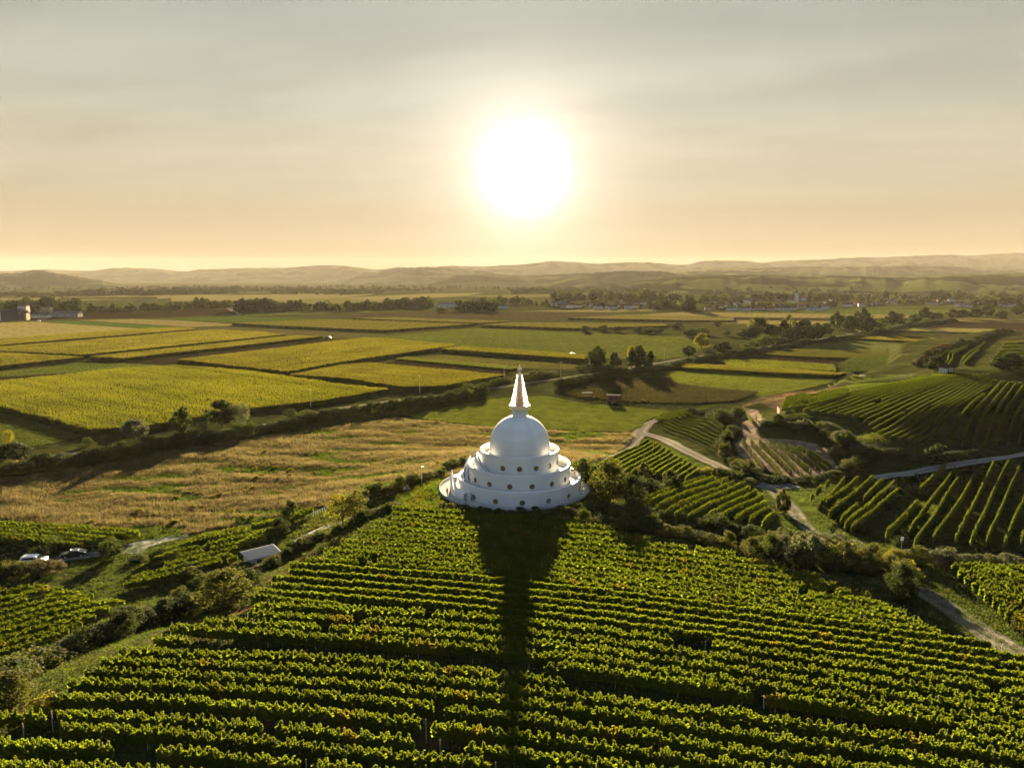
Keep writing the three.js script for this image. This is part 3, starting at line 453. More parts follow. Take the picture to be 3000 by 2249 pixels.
// ---------------------------------------------------------------- fields of the plain
const bladeGeo = (() => { const r = rngOf(5), p = []; for (let i = 0; i < 16; i++) { const x = (r() - 0.5), z = (r() - 0.5), a = r() * 6.3, w = 0.05 + r() * 0.05, h = 0.45 + r() * 0.55, lx = (r() - 0.5) * 0.35, lz = (r() - 0.5) * 0.35, c = Math.cos(a) * w, s = Math.sin(a) * w; p.push(x - c, -0.25, z - s, x + c, -0.25, z + s, x + lx + c * 0.2, h, z + lz + s * 0.2); } const g = new THREE.BufferGeometry(); g.setAttribute('position', new THREE.Float32BufferAttribute(p, 3)); return g; })();
let lift = 0.02, bladeCount = 0;
const cropLeaf = {};
function field(kind, pix, o) {
  const raw = plainPoly(pix), poly = [];
  let along = [1, 0], longest = 0;
  raw.forEach((a, i) => {
    const b = raw[(i + 1) % raw.length], l = Math.hypot(b[0] - a[0], b[1] - a[1]), n = a[1] < 1100 ? Math.max(1, Math.round(l / 5)) : 1, w = n > 1 ? 0.9 : 0;
    if (l > longest) { longest = l; along = [(b[0] - a[0]) / l, (b[1] - a[1]) / l]; }
    for (let k = 0; k < n; k++) { const t = k / n, j = (fbm((a[0] + b[0] * 3) * 0.37 + t * l / 9, i * 7.3, 2) - 0.5) * 2 * w * (k ? 1 : 0); poly.push([lerp(a[0], b[0], t) - (b[1] - a[1]) / l * j, lerp(a[1], b[1], t) + (b[0] - a[0]) / l * j]); }
  });
  const shape = new THREE.Shape(poly.map(([x, d]) => new THREE.Vector2(x, d))), area = Math.abs(THREE.ShapeUtils.area(shape.getPoints())), cx = poly.reduce((s, p) => s + p[0], 0) / poly.length, cd = poly.reduce((s, p) => s + p[1], 0) / poly.length;
  lift = lift > 0.16 ? 0.02 : lift + 0.006;
  const h = o.h ?? 0, root = new THREE.Group(); root.position.set(cx, PLAIN, -cd);
  const tx = tiled(o.streak ? streakTex : grainTex, 1 / (o.tile ?? 26), 1 / (o.tile ?? 26));
  const mat = o.mat ?? new THREE.MeshPhysicalMaterial({ color: C(...o.color), map: tx, roughness: 1, specularIntensity: 0 });
  let geo;
  if (h > 0) {
    geo = new THREE.ExtrudeGeometry(shape, { depth: h + lift, bevelEnabled: false }); geo.rotateX(-Math.PI / 2);
  } else { geo = new THREE.ShapeGeometry(shape); geo.rotateX(-Math.PI / 2); geo.translate(0, lift, 0); }
  geo.translate(-cx, 0, cd);
  if (h === 0 && !o.blade) { const m = new THREE.Mesh(geo, mat); m.position.copy(root.position); top(m, kind, o.label, 'field', o.group, 'structure'); return; }
  part(root, h ? 'crop' : 'soil', geo, mat, 'stuff');
  if (o.blade) {
    const s = o.step ?? Math.min(5, Math.max(1.3, cd / 300)), r = rngOf(Math.round(cx * 7 + cd * 13)), items = [], xsP = poly.map((p) => p[0]), dsP = poly.map((p) => p[1]);
    const sh = o.bh ?? 0.6;
    for (let x = Math.min(...xsP); x < Math.max(...xsP); x += s) for (let d = Math.min(...dsP); d < Math.max(...dsP); d += s) {
      const xx = x + (r() - 0.5) * s, dd = d + (r() - 0.5) * s; if (!inPoly(poly, xx, dd) || Math.abs(xx) > dd * 0.78 + 8) continue;
      const la = xx * along[0] + dd * along[1], lc = -xx * along[1] + dd * along[0], st = fbm(la / 70 + 3, lc / 3.2, 3), n = 0.55 * fbm(xx / 22 + 7, dd / 22, 3) + 0.45 * st; if (st < 0.2 && r() < 0.6) continue;
      const k = (0.45 + n * 1.15) * (0.85 + r() * 0.3), row = 0.92 + 0.16 * vnoise(xx / 3 * 0.2, dd / 4);
      items.push({ p: V3(xx - cx, h + lift, cd - dd), ry: r() * 6.3, s: [s * 1.1, sh * (0.55 + r() * 0.8) * (0.7 + n * 0.6), s * 1.1], c: C(k * row * (0.9 + 0.25 * n), k * row, k * row * 0.9) });
    }
    bladeCount += items.length;
    const key = o.blade.join(); cropLeaf[key] ??= leafMat(...o.blade, 0.5);
    instanced(root, h ? 'stalk' : 'grass', bladeGeo, cropLeaf[key], items);
  }
  top(root, kind, o.label, 'field', o.group, 'stuff');
}
const CORN = { h: 2.1, color: [0.07674, 0.07242, 0.01379], blade: [0.06281, 0.05799, 0.005253], bh: 0.8, streak: true, label: 'tall ripening corn block on the plain with a shaded near edge', group: 'corn blocks on the plain' };
const GREEN = { color: [0.07674, 0.08495, 0.01838], blade: [0.04399, 0.05273, 0.006567], bh: 0.3, streak: true, label: 'low green crop strip on the plain', group: 'low green crop fields on the plain' };
const SOIL = { color: [0.04076, 0.02997, 0.01608], streak: true, label: 'ploughed brown soil strip between crops', group: 'ploughed strips on the plain' };
const PALE = { color: [0.2417, 0.2038, 0.07721], streak: true, label: 'pale stubble field on the plain', group: 'stubble fields on the plain' };  // colour brightened to stand in for golden haze over the far plain
const FARC = { ...CORN, blade: undefined, color: [0.1799, 0.1561, 0.04595], h: 2.3, label: 'distant ripe crop block far out on the plain', group: 'distant crop blocks' };  // haze over the distance is partly put into this brighter colour
field('stubble_field', [[-120, 948], [0, 945], [97, 941.5], [181, 948], [452, 965], [260, 979], [0, 998], [-120, 1007]], { ...PALE, label: 'large pale stubble field beside the farm buildings', group: undefined, color: [0.3117, 0.2597, 0.09553] });
field('green_field', [[122, 941], [226, 940], [500, 956], [560, 962], [452, 965], [181, 948]], { ...GREEN, blade: undefined, color: [0.08103, 0.1299, 0.02688], label: 'narrow deep green strip beside the pale stubble field', group: undefined });
field('stubble_field', [[228, 938], [384, 934], [520, 938], [700, 950], [660, 955], [556, 958]], PALE);
field('corn_field', [[-120, 1007], [0, 998.5], [260, 979.5], [452, 965.5], [560, 965], [572, 970], [0, 1018], [-120, 1030]], CORN);
field('corn_field', [[-120, 1035], [0, 1024], [570, 975], [640, 972], [760, 978], [838, 986], [244, 1048], [0, 1036], [-120, 1030]], CORN);
field('corn_field', [[262, 1054], [850, 990], [945, 992], [362, 1059]], CORN);
field('corn_field', [[-120, 1036], [0, 1042], [244, 1055], [0, 1082], [-120, 1096]], CORN);
field('ploughed_field', [[362, 1064], [945, 997], [1000, 995], [1000, 1003], [520, 1063], [480, 1070]], SOIL);
field('green_field', [[-120, 1104], [0, 1090], [244, 1062], [362, 1065], [480, 1071], [330, 1085], [0, 1104], [-120, 1118]], { ...GREEN, color: [0.06857, 0.08443, 0.01792] });
field('ploughed_field', [[-120, 1118], [0, 1105], [330, 1086], [362, 1087], [0, 1127], [-120, 1142]], SOIL);
field('corn_field', [[-120, 1140], [0, 1126], [362, 1087], [515, 1077], [700, 1093], [836, 1111], [1000, 1136], [1140, 1150], [949, 1185], [705, 1211], [430, 1262], [262, 1274], [0, 1201], [-120, 1170]], { ...CORN, h: 1.7, blade: [0.06915, 0.0703, 0.00394], bh: 0.9, step: 1.35, label: 'wide bright yellow-green corn field behind the hedge', group: undefined });
field('corn_field', [[520, 1063], [1000, 1004], [1072, 996], [1154, 1000], [1345, 1018], [1000, 1070], [843, 1100]], CORN);
field('corn_field', [[850, 1109], [1000, 1079], [1081, 1072], [1479, 1110], [1300, 1143], [1180, 1146], [1000, 1119]], CORN);
field('ploughed_field', [[1081, 1071], [1158, 1059], [1497, 1087], [1479, 1108]], SOIL);
field('green_field', [[1158, 1055], [1190, 1048], [1520, 1080], [1497, 1086]], { ...GREEN, h: 0.8, bh: 0.5, label: 'bright green knee-high crop strip behind the spire', group: undefined });
field('green_field', [[1226, 1047], [1294, 1039], [1696, 1070], [1678, 1082], [1520, 1079]], { ...GREEN, color: [0.09975, 0.09095, 0.02987], blade: [0.04712, 0.0457, 0.009849] });
field('corn_field', [[1294, 1031], [1353, 1020], [1719, 1049], [1712, 1061]], CORN);
field('green_field', [[1060, 993], [1280, 970], [1389, 961], [1700, 974], [2000, 985], [2090, 1010], [2000, 1046], [1900, 1055], [1719, 1047], [1353, 1018], [1154, 999]], { ...GREEN, color: [0.09354, 0.1103, 0.02389], bh: 0.22, label: 'broad smooth green meadow in the middle of the plain', group: undefined });
field('corn_field', [[680, 952], [820, 945], [1000, 940], [1389, 954], [1130, 973], [1000, 968]], { ...CORN, blade: undefined, color: [0.1683, 0.1494, 0.02987] });
field('green_field', [[560, 963], [674, 958], [1000, 973], [1136, 979], [1280, 969], [1060, 993], [960, 991], [838, 984], [640, 971]], { ...GREEN, blade: undefined, color: [0.106, 0.09738, 0.03585] });
field('corn_field', [[1407, 957], [1497, 949], [1958, 953], [1949, 960], [1678, 967]], { ...CORN, blade: undefined, color: [0.1683, 0.1494, 0.02987] });
field('corn_field', [[1032, 937], [1154, 933], [1502, 946], [1407, 951]], { ...CORN, blade: undefined, color: [0.1746, 0.1494, 0.03585] });
field('green_field', [[407, 933], [678, 927], [1000, 935], [1030, 938], [723, 948], [520, 937]], { ...GREEN, blade: undefined, color: [0.08103, 0.1169, 0.02389] });
field('ploughed_field', [[990, 921], [1271, 913], [1769, 917], [1814, 924], [1646, 938], [1226, 931], [990, 927]], { ...SOIL, color: [0.07481, 0.05845, 0.02987] });
field('corn_field', [[1664, 936], [1836, 926], [2150, 935], [2150, 944], [2000, 943]], FARC);
field('stubble_field', [[1827, 924], [2000, 914], [2678, 922], [2660, 932], [2226, 930], [2000, 925]], PALE);
field('ploughed_field', [[2000, 926], [2226, 931], [2660, 933], [2600, 941], [2316, 938], [2000, 934]], SOIL);
field('stubble_field', [[2000, 936], [2316, 939], [2560, 942], [2480, 952], [2150, 948], [2000, 945]], PALE);
field('green_field', [[2090, 914], [2420, 906], [2800, 905], [2950, 912], [2700, 922], [2300, 916]], { ...GREEN, blade: undefined, color: [0.09975, 0.1299, 0.02987], label: 'light green meadow in front of the village', group: undefined });
field('green_field', [[2407, 1001], [2479, 996], [2791, 1012], [2741, 1034], [2497, 1032], [2335, 1018]], { ...GREEN, color: [0.1496, 0.1688, 0.04779], bh: 0.15, label: 'smooth pale green meadow crossed by long tree shadows', group: undefined });
field('corn_field', [[2497, 992], [2656, 988], [2830, 1004], [2790, 1010], [2479, 995]], { ...CORN, h: 1.4, label: 'pale crop strip behind the shadowed meadow', group: undefined });
field('ploughed_field', [[2540, 985], [2579, 980], [2927, 981], [2850, 1001], [2656, 987]], { ...SOIL, color: [0.06234, 0.05845, 0.02389], label: 'dark weedy strip behind the pale crop', group: undefined });
field('corn_field', [[2588, 970], [2656, 961], [2963, 968], [2927, 979]], { ...CORN, h: 1.2, blade: undefined, color: [0.2618, 0.2338, 0.07169] });
field('ploughed_field', [[2678, 956], [2778, 941], [3100, 950], [3100, 970], [2963, 968]], { ...SOIL, label: 'wide dark ploughed field near the right-hand trees', group: undefined, color: [0.04364, 0.02922, 0.01792] });
field('stubble_field', [[2778, 940], [2814, 931], [3100, 938], [3100, 949]], PALE);
field('vine_field', [[2458, 1074], [2490, 1057], [2711, 1036], [2690, 1070], [2673, 1093], [2500, 1095]], { ...CORN, h: 1.5, color: [0.05611, 0.07142, 0.01493], blade: [0.02199, 0.02987, 0.00394], bh: 0.5, label: 'dense dark green trellised plot on the plain below the hill', group: undefined });
field('vine_field', [[2230, 1040], [2300, 1026], [2547, 1033], [2700, 1036], [2490, 1055], [2300, 1047]], { ...CORN, h: 1.2, color: [0.07481, 0.07792, 0.01792], blade: [0.03142, 0.0334, 0.004925], bh: 0.5, label: 'olive crop plot in front of the shadowed meadow', group: undefined });
field('ploughed_field', [[2220, 1048], [2300, 1049], [2490, 1056], [2442, 1069], [2300, 1063], [2220, 1056]], { ...SOIL, label: 'dark brown soil patch beside the olive plot', group: undefined });
field('green_field', [[2100, 1056], [2220, 1057], [2442, 1071], [2452, 1090], [2300, 1083], [2150, 1078]], { ...GREEN, h: 0.7, bh: 0.7, blade: [0.05655, 0.06328, 0.004925], label: 'patchy yellow-green crop beside the curving farm track', group: undefined });
field('corn_field', [[1990, 1072], [2150, 1080], [2300, 1089], [2480, 1102], [2452, 1107], [2300, 1102], [2000, 1085]], { ...CORN, h: 1.6, label: 'narrow tall grain strip along the farm track', group: undefined });
field('grass_field', [[1960, 1088], [2120, 1087], [2300, 1106], [2468, 1111], [2363, 1138], [2230, 1162], [2190, 1150], [1990, 1125], [1970, 1118]], { ...GREEN, color: [0.1247, 0.1428, 0.02389], blade: [0.05655, 0.06676, 0.006567], bh: 0.25, label: 'bright mown meadow below the tree clump shadow', group: undefined });
field('weed_field', [[1640, 1120], [1700, 1108], [1963, 1108], [1990, 1126], [2222, 1150], [2160, 1176], [2016, 1184], [1860, 1180], [1700, 1166], [1630, 1150]], { h: 0, color: [0.03552, 0.03053, 0.01191], blade: [0.01878, 0.01777, 0.005284], bh: 1.2, label: 'brown withered weed field behind the fenced meadow', group: undefined });
field('grass_field', [[1190, 1217], [1300, 1195], [1450, 1168], [1600, 1160], [1700, 1180], [1969, 1204], [1902, 1229], [1868, 1256], [1830, 1266], [1700, 1261], [1437, 1250], [1230, 1226]], { ...GREEN, color: [0.1247, 0.1428, 0.02389], blade: [0.05655, 0.06676, 0.006567], bh: 0.22, label: 'bright green mown meadow directly behind the stupa', group: undefined });
field('green_field', [[-120, 1175], [0, 1209], [240, 1278], [150, 1300], [0, 1318], [-120, 1340]], { ...GREEN, color: [0.07481, 0.09095, 0.01792], bh: 0.25, label: 'mown green wedge between the hedge and the yellow corn', group: undefined });
// far out
for (const [p, c, hgt] of [
  [[[0, 880], [220, 880], [480, 874], [700, 862], [300, 866], [0, 872]], 0, 0], [[[190, 876], [460, 874], [460, 871], [180, 872]], 1, 3], [[[500, 868], [900, 860], [1100, 862], [1000, 872], [800, 880], [500, 882]], 0, 0], [[[0, 872], [180, 869], [120, 866], [0, 866]], 1, 2], [[[1000, 872], [1250, 860], [1420, 858], [1350, 868], [1100, 880]], 0, 0], [[[600, 858], [1000, 852], [1300, 852], [900, 858]], 2, 0], [[[1300, 866], [1600, 862], [1750, 866], [1500, 872]], 2, 0],
  [[[2170, 872], [2420, 868], [2430, 864], [2180, 866]], 0, 0], [[[2750, 868], [3100, 862], [3100, 870], [2800, 874]], 0, 0], [[[2720, 874], [3100, 872], [3100, 884], [2760, 882]], 2, 0], [[[2470, 900], [2800, 895], [2850, 899], [2500, 905]], 3, 0],
  [[[760, 880], [1000, 872], [1200, 884], [900, 892]], 2, 0], [[[1500, 912], [1800, 906], [2000, 908], [1800, 914]], 0, 0], [[[600, 922], [900, 912], [1250, 908], [1000, 918], [700, 925]], 3, 0], [[[230, 922], [500, 912], [660, 905], [690, 918], [480, 930], [250, 934], [0, 938], [-120, 938], [-120, 930], [0, 930]], 4, 0],
]) field(['stubble_field', 'corn_field', 'crop_field', 'green_field', 'ploughed_field'][c], p, [{ ...PALE, color: [0.2494, 0.2143, 0.08961], label: 'faint pale field far out on the plain', group: 'faint fields far out' }, { ...FARC, h: hgt }, { ...PALE, color: [0.1746, 0.1624, 0.05974], label: 'faint olive field far out on the plain', group: 'faint olive fields far out' }, { ...GREEN, blade: undefined, color: [0.09975, 0.1169, 0.03585], label: 'distant green strip near the village edge', group: 'distant green strips' }, { ...SOIL, label: 'dark ploughed field in front of the farm wood', group: undefined }][c]);

// ---------------------------------------------------------------- trees and shrubs
function crownGeo(seed, o) { // unit crown: height 1, radius about 0.5, base at 0
  const r = rngOf(seed), L = [], blobs = [];
  for (let i = 0; i < o.blobs; i++) {
    const [x, y, z, l] = ball(r), k = Math.pow(l, 0.45) / l, t = (y * k + 1) / 2, w = o.profile(t);
    blobs.push([x * k * 0.40 * w, t * 0.86 + 0.07, z * k * 0.40 * w, (o.br ?? 0.17) * (0.6 + 0.8 * r())]);
  }
  const per = Math.ceil(o.leaves / o.blobs);
  for (const [bx, by, bz, br] of blobs) for (let i = 0; i < per; i++) {
    const [x, y, z, l] = ball(r), k = Math.pow(l, 0.4) / l * br * (0.85 + 0.3 * r());
    L.push([bx + x * k, by + y * k * 0.85, bz + z * k, x + (r() - 0.5), y + 0.3 + (r() - 0.5), z + (r() - 0.5), o.size * (0.6 + 0.8 * r()), r() * 6.3]);
  }
  return cards(L);
}
const round = (t) => Math.sqrt(Math.max(0.12, 1 - Math.pow(2 * t - 0.9, 2) * 0.9)), tallP = (t) => 0.95 * Math.sqrt(Math.max(0.1, 1 - Math.pow(2 * t - 1, 2))) , spread = (t) => 1.1 * Math.sqrt(Math.max(0.15, 1 - Math.pow(1.7 * t - 0.9, 2)));
const CR = {
  near: [31, 32, 33].map((s) => crownGeo(s, { blobs: 40, leaves: 4200, size: 0.042, profile: round })),
  shrub: [41, 42, 43].map((s) => crownGeo(s, { blobs: 26, leaves: 2600, size: 0.06, profile: spread, br: 0.2 })),
  loose: [51, 52].map((s) => crownGeo(s, { blobs: 46, leaves: 1700, size: 0.045, profile: spread, br: 0.14 })),
  mid: [61, 62, 63, 64].map((s) => crownGeo(s, { blobs: 38, leaves: 1700, size: 0.075, profile: round, br: 0.125 })),
  tall: [71, 72].map((s) => crownGeo(s, { blobs: 22, leaves: 900, size: 0.09, profile: tallP, br: 0.13 })),
  far: [81, 82, 83].map((s) => crownGeo(s, { blobs: 14, leaves: 330, size: 0.17, profile: round, br: 0.2 })),
};
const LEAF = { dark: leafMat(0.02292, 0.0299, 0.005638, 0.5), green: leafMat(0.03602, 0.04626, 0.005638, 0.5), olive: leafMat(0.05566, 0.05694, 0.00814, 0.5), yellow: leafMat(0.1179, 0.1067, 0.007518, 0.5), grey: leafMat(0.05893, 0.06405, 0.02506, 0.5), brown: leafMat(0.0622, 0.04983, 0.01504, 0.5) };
const barkMat = std(0.06, 0.045, 0.03);
function trunkOf(seed, limbs = 5) {
  const r = rngOf(seed), gs = [], seg = (a, b, r0, r1) => { const d = b.clone().sub(a), g = new THREE.CylinderGeometry(r1, r0, d.length(), 6, 1); g.applyQuaternion(new THREE.Quaternion().setFromUnitVectors(UPV, d.clone().normalize())); g.translate((a.x + b.x) / 2, (a.y + b.y) / 2, (a.z + b.z) / 2); gs.push(g); };
  const k = V3((r() - 0.5) * 0.04, 0.3, (r() - 0.5) * 0.04); seg(V3(0, -0.03, 0), k, 0.032, 0.022); seg(k, V3(k.x * 1.5, 0.72, k.z), 0.022, 0.008);
  for (let i = 0; i < limbs; i++) { const a = i / limbs * 6.3 + r(), y = 0.26 + r() * 0.2, e = V3(Math.cos(a) * (0.16 + r() * 0.14), y + 0.2 + r() * 0.2, Math.sin(a) * (0.16 + r() * 0.14)); seg(V3(k.x, y, k.z), e, 0.013, 0.005); }
  return mergeGeometries(gs);
}
const TRUNK = [91, 92, 93].map((s) => trunkOf(s));
let treeSeed = 1;
function tree(p, h, w, kind, leaf, name, label, category, group, lift0 = 0.18) {
  const r = rngOf(treeSeed++ * 31 + 7), root = new THREE.Group(); root.position.copy(p); root.rotation.y = r() * 6.3;
  const gl = CR[kind], c = part(root, 'crown', gl[Math.floor(r() * gl.length)], LEAF[leaf]);
  c.position.y = h * lift0 - 0.03 * h; c.scale.set(w * (0.95 + 0.1 * r()), h * (1.03 - lift0), w * (0.95 + 0.1 * r()));
  const t = part(root, 'trunk', TRUNK[Math.floor(r() * 3)], barkMat); t.scale.set(Math.min(h, w * 1.3), h, Math.min(h, w * 1.3));
  top(root, name, label, category, group); return root;
}
const pxm = (p) => F / (-p.z * cp + (EYE - p.y) * sp); // pixels per metre at a point
// [px, base py, height px, width px, kind, leaf]
function treePx(x, yb, hpx, wpx, kind, leaf, name, label, category, group, lift0) { const p = hit(x, yb); if (!p) return; const k = pxm(p); return tree(p, hpx / k, wpx / k, kind, leaf, name, label, category, group, lift0); }
treePx(662, 1806, 150, 165, 'near', 'olive', 'walnut_tree', 'big rounded yellow-green tree at the corner of the near vineyard', 'tree');
treePx(1006, 1553, 112, 100, 'loose', 'yellow', 'young_tree', 'airy yellow-green tree beside the footpath to the stupa', 'tree', undefined, 0.3);
treePx(1040, 1535, 105, 75, 'loose', 'olive', 'young_tree', 'thin half-bare tree just behind the airy yellow one', 'tree', undefined, 0.35);
treePx(30, 2085, 130, 150, 'near', 'olive', 'bush_tree', 'broad leafy tree at the lower end of the bushy bank', 'tree');
treePx(135, 2092, 62, 95, 'shrub', 'yellow', 'yellow_shrub', 'golden yellow shrub at the end of a near vine row', 'shrub', undefined, 0.02);
treePx(1785, 1472, 132, 110, 'near', 'olive', 'round_tree', 'large olive tree right of the stupa wall', 'tree', undefined, 0.05);
treePx(1720, 1415, 80, 80, 'shrub', 'green', 'shrub', 'green thicket behind the right side of the stupa terrace', 'shrub', undefined, 0.02);
treePx(1850, 1480, 95, 95, 'near', 'dark', 'shrub', 'dark dense shrub next to the large olive tree', 'shrub', undefined, 0.02);
treePx(1890, 1412, 62, 50, 'mid', 'olive', 'young_tree', 'small olive tree at the foot of the triangular vineyard', 'tree', undefined, 0.1);
treePx(1965, 1432, 62, 45, 'mid', 'dark', 'young_tree', 'dark upright little tree at the lower vineyard corner', 'tree', undefined, 0.05);
treePx(1910, 1450, 50, 70, 'shrub', 'dark', 'bush', 'rounded dark bush with a bright rim above the diagonal vines', 'shrub', undefined, 0);
treePx(2294, 1505, 78, 44, 'mid', 'olive', 'column_shrub', 'column-shaped bush standing beside the pale track', 'shrub', undefined, 0.03);
treePx(2645, 1760, 122, 100, 'near', 'dark', 'shrub', 'tall dark shrub at the start of the gravel lane', 'shrub', undefined, 0.02);
treePx(2652, 1700, 60, 82, 'shrub', 'yellow', 'yellow_shrub', 'bright yellow bush behind the start of the gravel lane', 'shrub', undefined, 0);
treePx(324, 1640, 62, 62, 'shrub', 'green', 'round_bush', 'round green bush beside the dark parked car', 'shrub', undefined, 0.02);
treePx(160, 1618, 55, 55, 'loose', 'green', 'young_tree', 'leafy sapling behind the parked cars', 'tree', undefined, 0.1);
treePx(110, 1640, 40, 60, 'shrub', 'dark', 'bush', 'dark low bush behind the white parked car', 'shrub', undefined, 0);
treePx(820, 1570, 55, 50, 'shrub', 'dark', 'bush', 'dark round bush in the sprawling vines uphill of the shed', 'shrub', undefined, 0.02);
treePx(850, 1520, 55, 45, 'shrub', 'dark', 'bush', 'dark bush beside the fence of the footpath', 'shrub', undefined, 0.02);
treePx(2440, 1560, 30, 30, 'shrub', 'green', 'bush', 'small round bush on the grassy strip of the pale track', 'shrub', undefined, 0);
// trees along the farm track, left
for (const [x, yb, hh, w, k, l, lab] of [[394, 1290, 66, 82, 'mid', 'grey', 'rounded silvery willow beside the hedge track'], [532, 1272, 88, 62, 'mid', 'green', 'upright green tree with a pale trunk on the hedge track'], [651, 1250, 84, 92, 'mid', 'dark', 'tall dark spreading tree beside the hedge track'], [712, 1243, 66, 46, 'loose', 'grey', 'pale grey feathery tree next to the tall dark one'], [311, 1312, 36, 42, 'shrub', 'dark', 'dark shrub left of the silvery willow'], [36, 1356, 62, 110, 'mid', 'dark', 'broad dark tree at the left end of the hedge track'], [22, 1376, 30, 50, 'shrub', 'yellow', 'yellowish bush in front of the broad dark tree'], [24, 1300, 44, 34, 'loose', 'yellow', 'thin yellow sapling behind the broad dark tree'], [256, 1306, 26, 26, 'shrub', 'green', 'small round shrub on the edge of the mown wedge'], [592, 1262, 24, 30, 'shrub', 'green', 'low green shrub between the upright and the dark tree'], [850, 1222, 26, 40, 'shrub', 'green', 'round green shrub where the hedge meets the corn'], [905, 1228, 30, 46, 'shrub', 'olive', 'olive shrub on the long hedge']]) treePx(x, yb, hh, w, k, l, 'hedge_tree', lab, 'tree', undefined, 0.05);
// clump in the middle of the plain
for (const [x, yb, hh, w, l, lab] of [[1750, 1086, 76, 64, 'dark', 'dark tall tree at the near end of the clump on the plain'], [1800, 1084, 56, 50, 'green', 'shorter tree in the middle of the clump on the plain'], [1866, 1082, 74, 70, 'dark', 'dark broad tree with a yellow-tipped neighbour on the plain'], [1850, 1078, 70, 34, 'yellow', 'yellow-tipped tree in the clump on the plain'], [1900, 1082, 58, 44, 'dark', 'dark tree at the far end of the clump on the plain'], [1720, 1098, 34, 60, 'dark', 'low dark bush at the foot of the clump on the plain'], [1780, 1096, 30, 60, 'dark', 'bushy undergrowth below the clump on the plain']]) treePx(x, yb, hh, w, 'mid', l, 'plain_tree', lab, 'tree', undefined, 0.04);
// tree line along the track, right
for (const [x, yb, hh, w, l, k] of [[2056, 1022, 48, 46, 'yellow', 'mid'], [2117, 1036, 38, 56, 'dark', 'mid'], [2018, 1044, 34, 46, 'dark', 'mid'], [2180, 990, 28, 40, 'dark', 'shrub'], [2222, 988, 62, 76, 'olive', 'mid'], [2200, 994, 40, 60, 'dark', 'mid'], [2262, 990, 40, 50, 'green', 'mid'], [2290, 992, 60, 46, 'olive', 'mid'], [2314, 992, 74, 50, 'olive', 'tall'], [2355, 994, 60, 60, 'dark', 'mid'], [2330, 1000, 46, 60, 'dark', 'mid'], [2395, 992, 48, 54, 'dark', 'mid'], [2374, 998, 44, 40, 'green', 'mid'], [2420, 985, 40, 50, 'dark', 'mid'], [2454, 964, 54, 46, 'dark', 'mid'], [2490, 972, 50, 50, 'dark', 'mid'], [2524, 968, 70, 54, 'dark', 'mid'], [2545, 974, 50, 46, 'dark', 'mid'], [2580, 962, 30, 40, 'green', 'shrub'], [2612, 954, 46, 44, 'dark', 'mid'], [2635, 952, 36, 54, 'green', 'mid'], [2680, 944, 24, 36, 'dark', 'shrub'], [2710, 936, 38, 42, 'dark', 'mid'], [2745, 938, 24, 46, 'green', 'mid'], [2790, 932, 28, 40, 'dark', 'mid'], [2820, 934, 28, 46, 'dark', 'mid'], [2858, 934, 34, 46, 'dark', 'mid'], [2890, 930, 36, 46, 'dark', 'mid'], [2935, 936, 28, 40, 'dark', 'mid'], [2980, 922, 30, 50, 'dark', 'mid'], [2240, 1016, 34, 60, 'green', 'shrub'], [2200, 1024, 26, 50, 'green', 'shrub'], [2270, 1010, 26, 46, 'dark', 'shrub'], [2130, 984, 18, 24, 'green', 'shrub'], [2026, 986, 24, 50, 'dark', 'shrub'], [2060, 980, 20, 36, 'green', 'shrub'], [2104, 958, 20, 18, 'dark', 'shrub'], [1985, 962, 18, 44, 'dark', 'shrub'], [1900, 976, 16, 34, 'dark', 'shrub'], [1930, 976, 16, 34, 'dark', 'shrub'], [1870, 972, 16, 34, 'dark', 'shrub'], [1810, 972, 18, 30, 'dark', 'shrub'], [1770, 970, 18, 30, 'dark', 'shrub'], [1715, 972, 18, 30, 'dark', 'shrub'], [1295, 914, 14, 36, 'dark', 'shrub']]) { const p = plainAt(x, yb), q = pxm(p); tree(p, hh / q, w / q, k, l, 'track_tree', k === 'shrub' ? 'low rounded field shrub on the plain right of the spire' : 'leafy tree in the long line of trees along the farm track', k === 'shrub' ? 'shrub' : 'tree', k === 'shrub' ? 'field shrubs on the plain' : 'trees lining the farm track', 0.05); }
// bushes placed along pixel lines
function bushes(line, step, hm, wm, kinds, leaves, name, label, group, seed, jitter = 6) {
  const r = rngOf(seed), pts = line.map(([x, y]) => hit(x, y)).filter(Boolean), c = new THREE.CatmullRomCurve3(pts, false, 'centripetal'), n = Math.round(c.getLength() / step);
  for (const p of c.getSpacedPoints(n)) {
    const x = p.x + (r() - 0.5) * jitter * 0.2, d = -p.z + (r() - 0.5) * jitter * 0.2, k = kinds[Math.floor(r() * kinds.length)], h = lerp(hm[0], hm[1], r()), w = lerp(wm[0], wm[1], r());
    tree(onGround(x, d, -0.05), h, w, k, leaves[Math.floor(r() * leaves.length)], name, label, 'shrub', group, 0);
  }
}
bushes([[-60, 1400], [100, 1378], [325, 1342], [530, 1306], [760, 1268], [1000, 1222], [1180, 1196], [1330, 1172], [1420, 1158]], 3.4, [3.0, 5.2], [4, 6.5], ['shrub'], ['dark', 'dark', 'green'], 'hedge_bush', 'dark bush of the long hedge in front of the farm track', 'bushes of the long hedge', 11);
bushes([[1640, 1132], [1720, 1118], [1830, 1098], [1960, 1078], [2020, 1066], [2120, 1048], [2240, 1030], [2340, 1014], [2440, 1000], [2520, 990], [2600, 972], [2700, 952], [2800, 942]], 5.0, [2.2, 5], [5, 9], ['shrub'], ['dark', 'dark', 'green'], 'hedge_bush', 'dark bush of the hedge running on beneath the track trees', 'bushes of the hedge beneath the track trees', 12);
bushes([[1340, 1150], [1420, 1140], [1480, 1118], [1560, 1108], [1620, 1098]], 6, [2, 4.5], [4, 7], ['shrub'], ['green', 'olive'], 'thicket_bush', 'green bush in the thicket behind the spire', 'thicket behind the spire', 13);
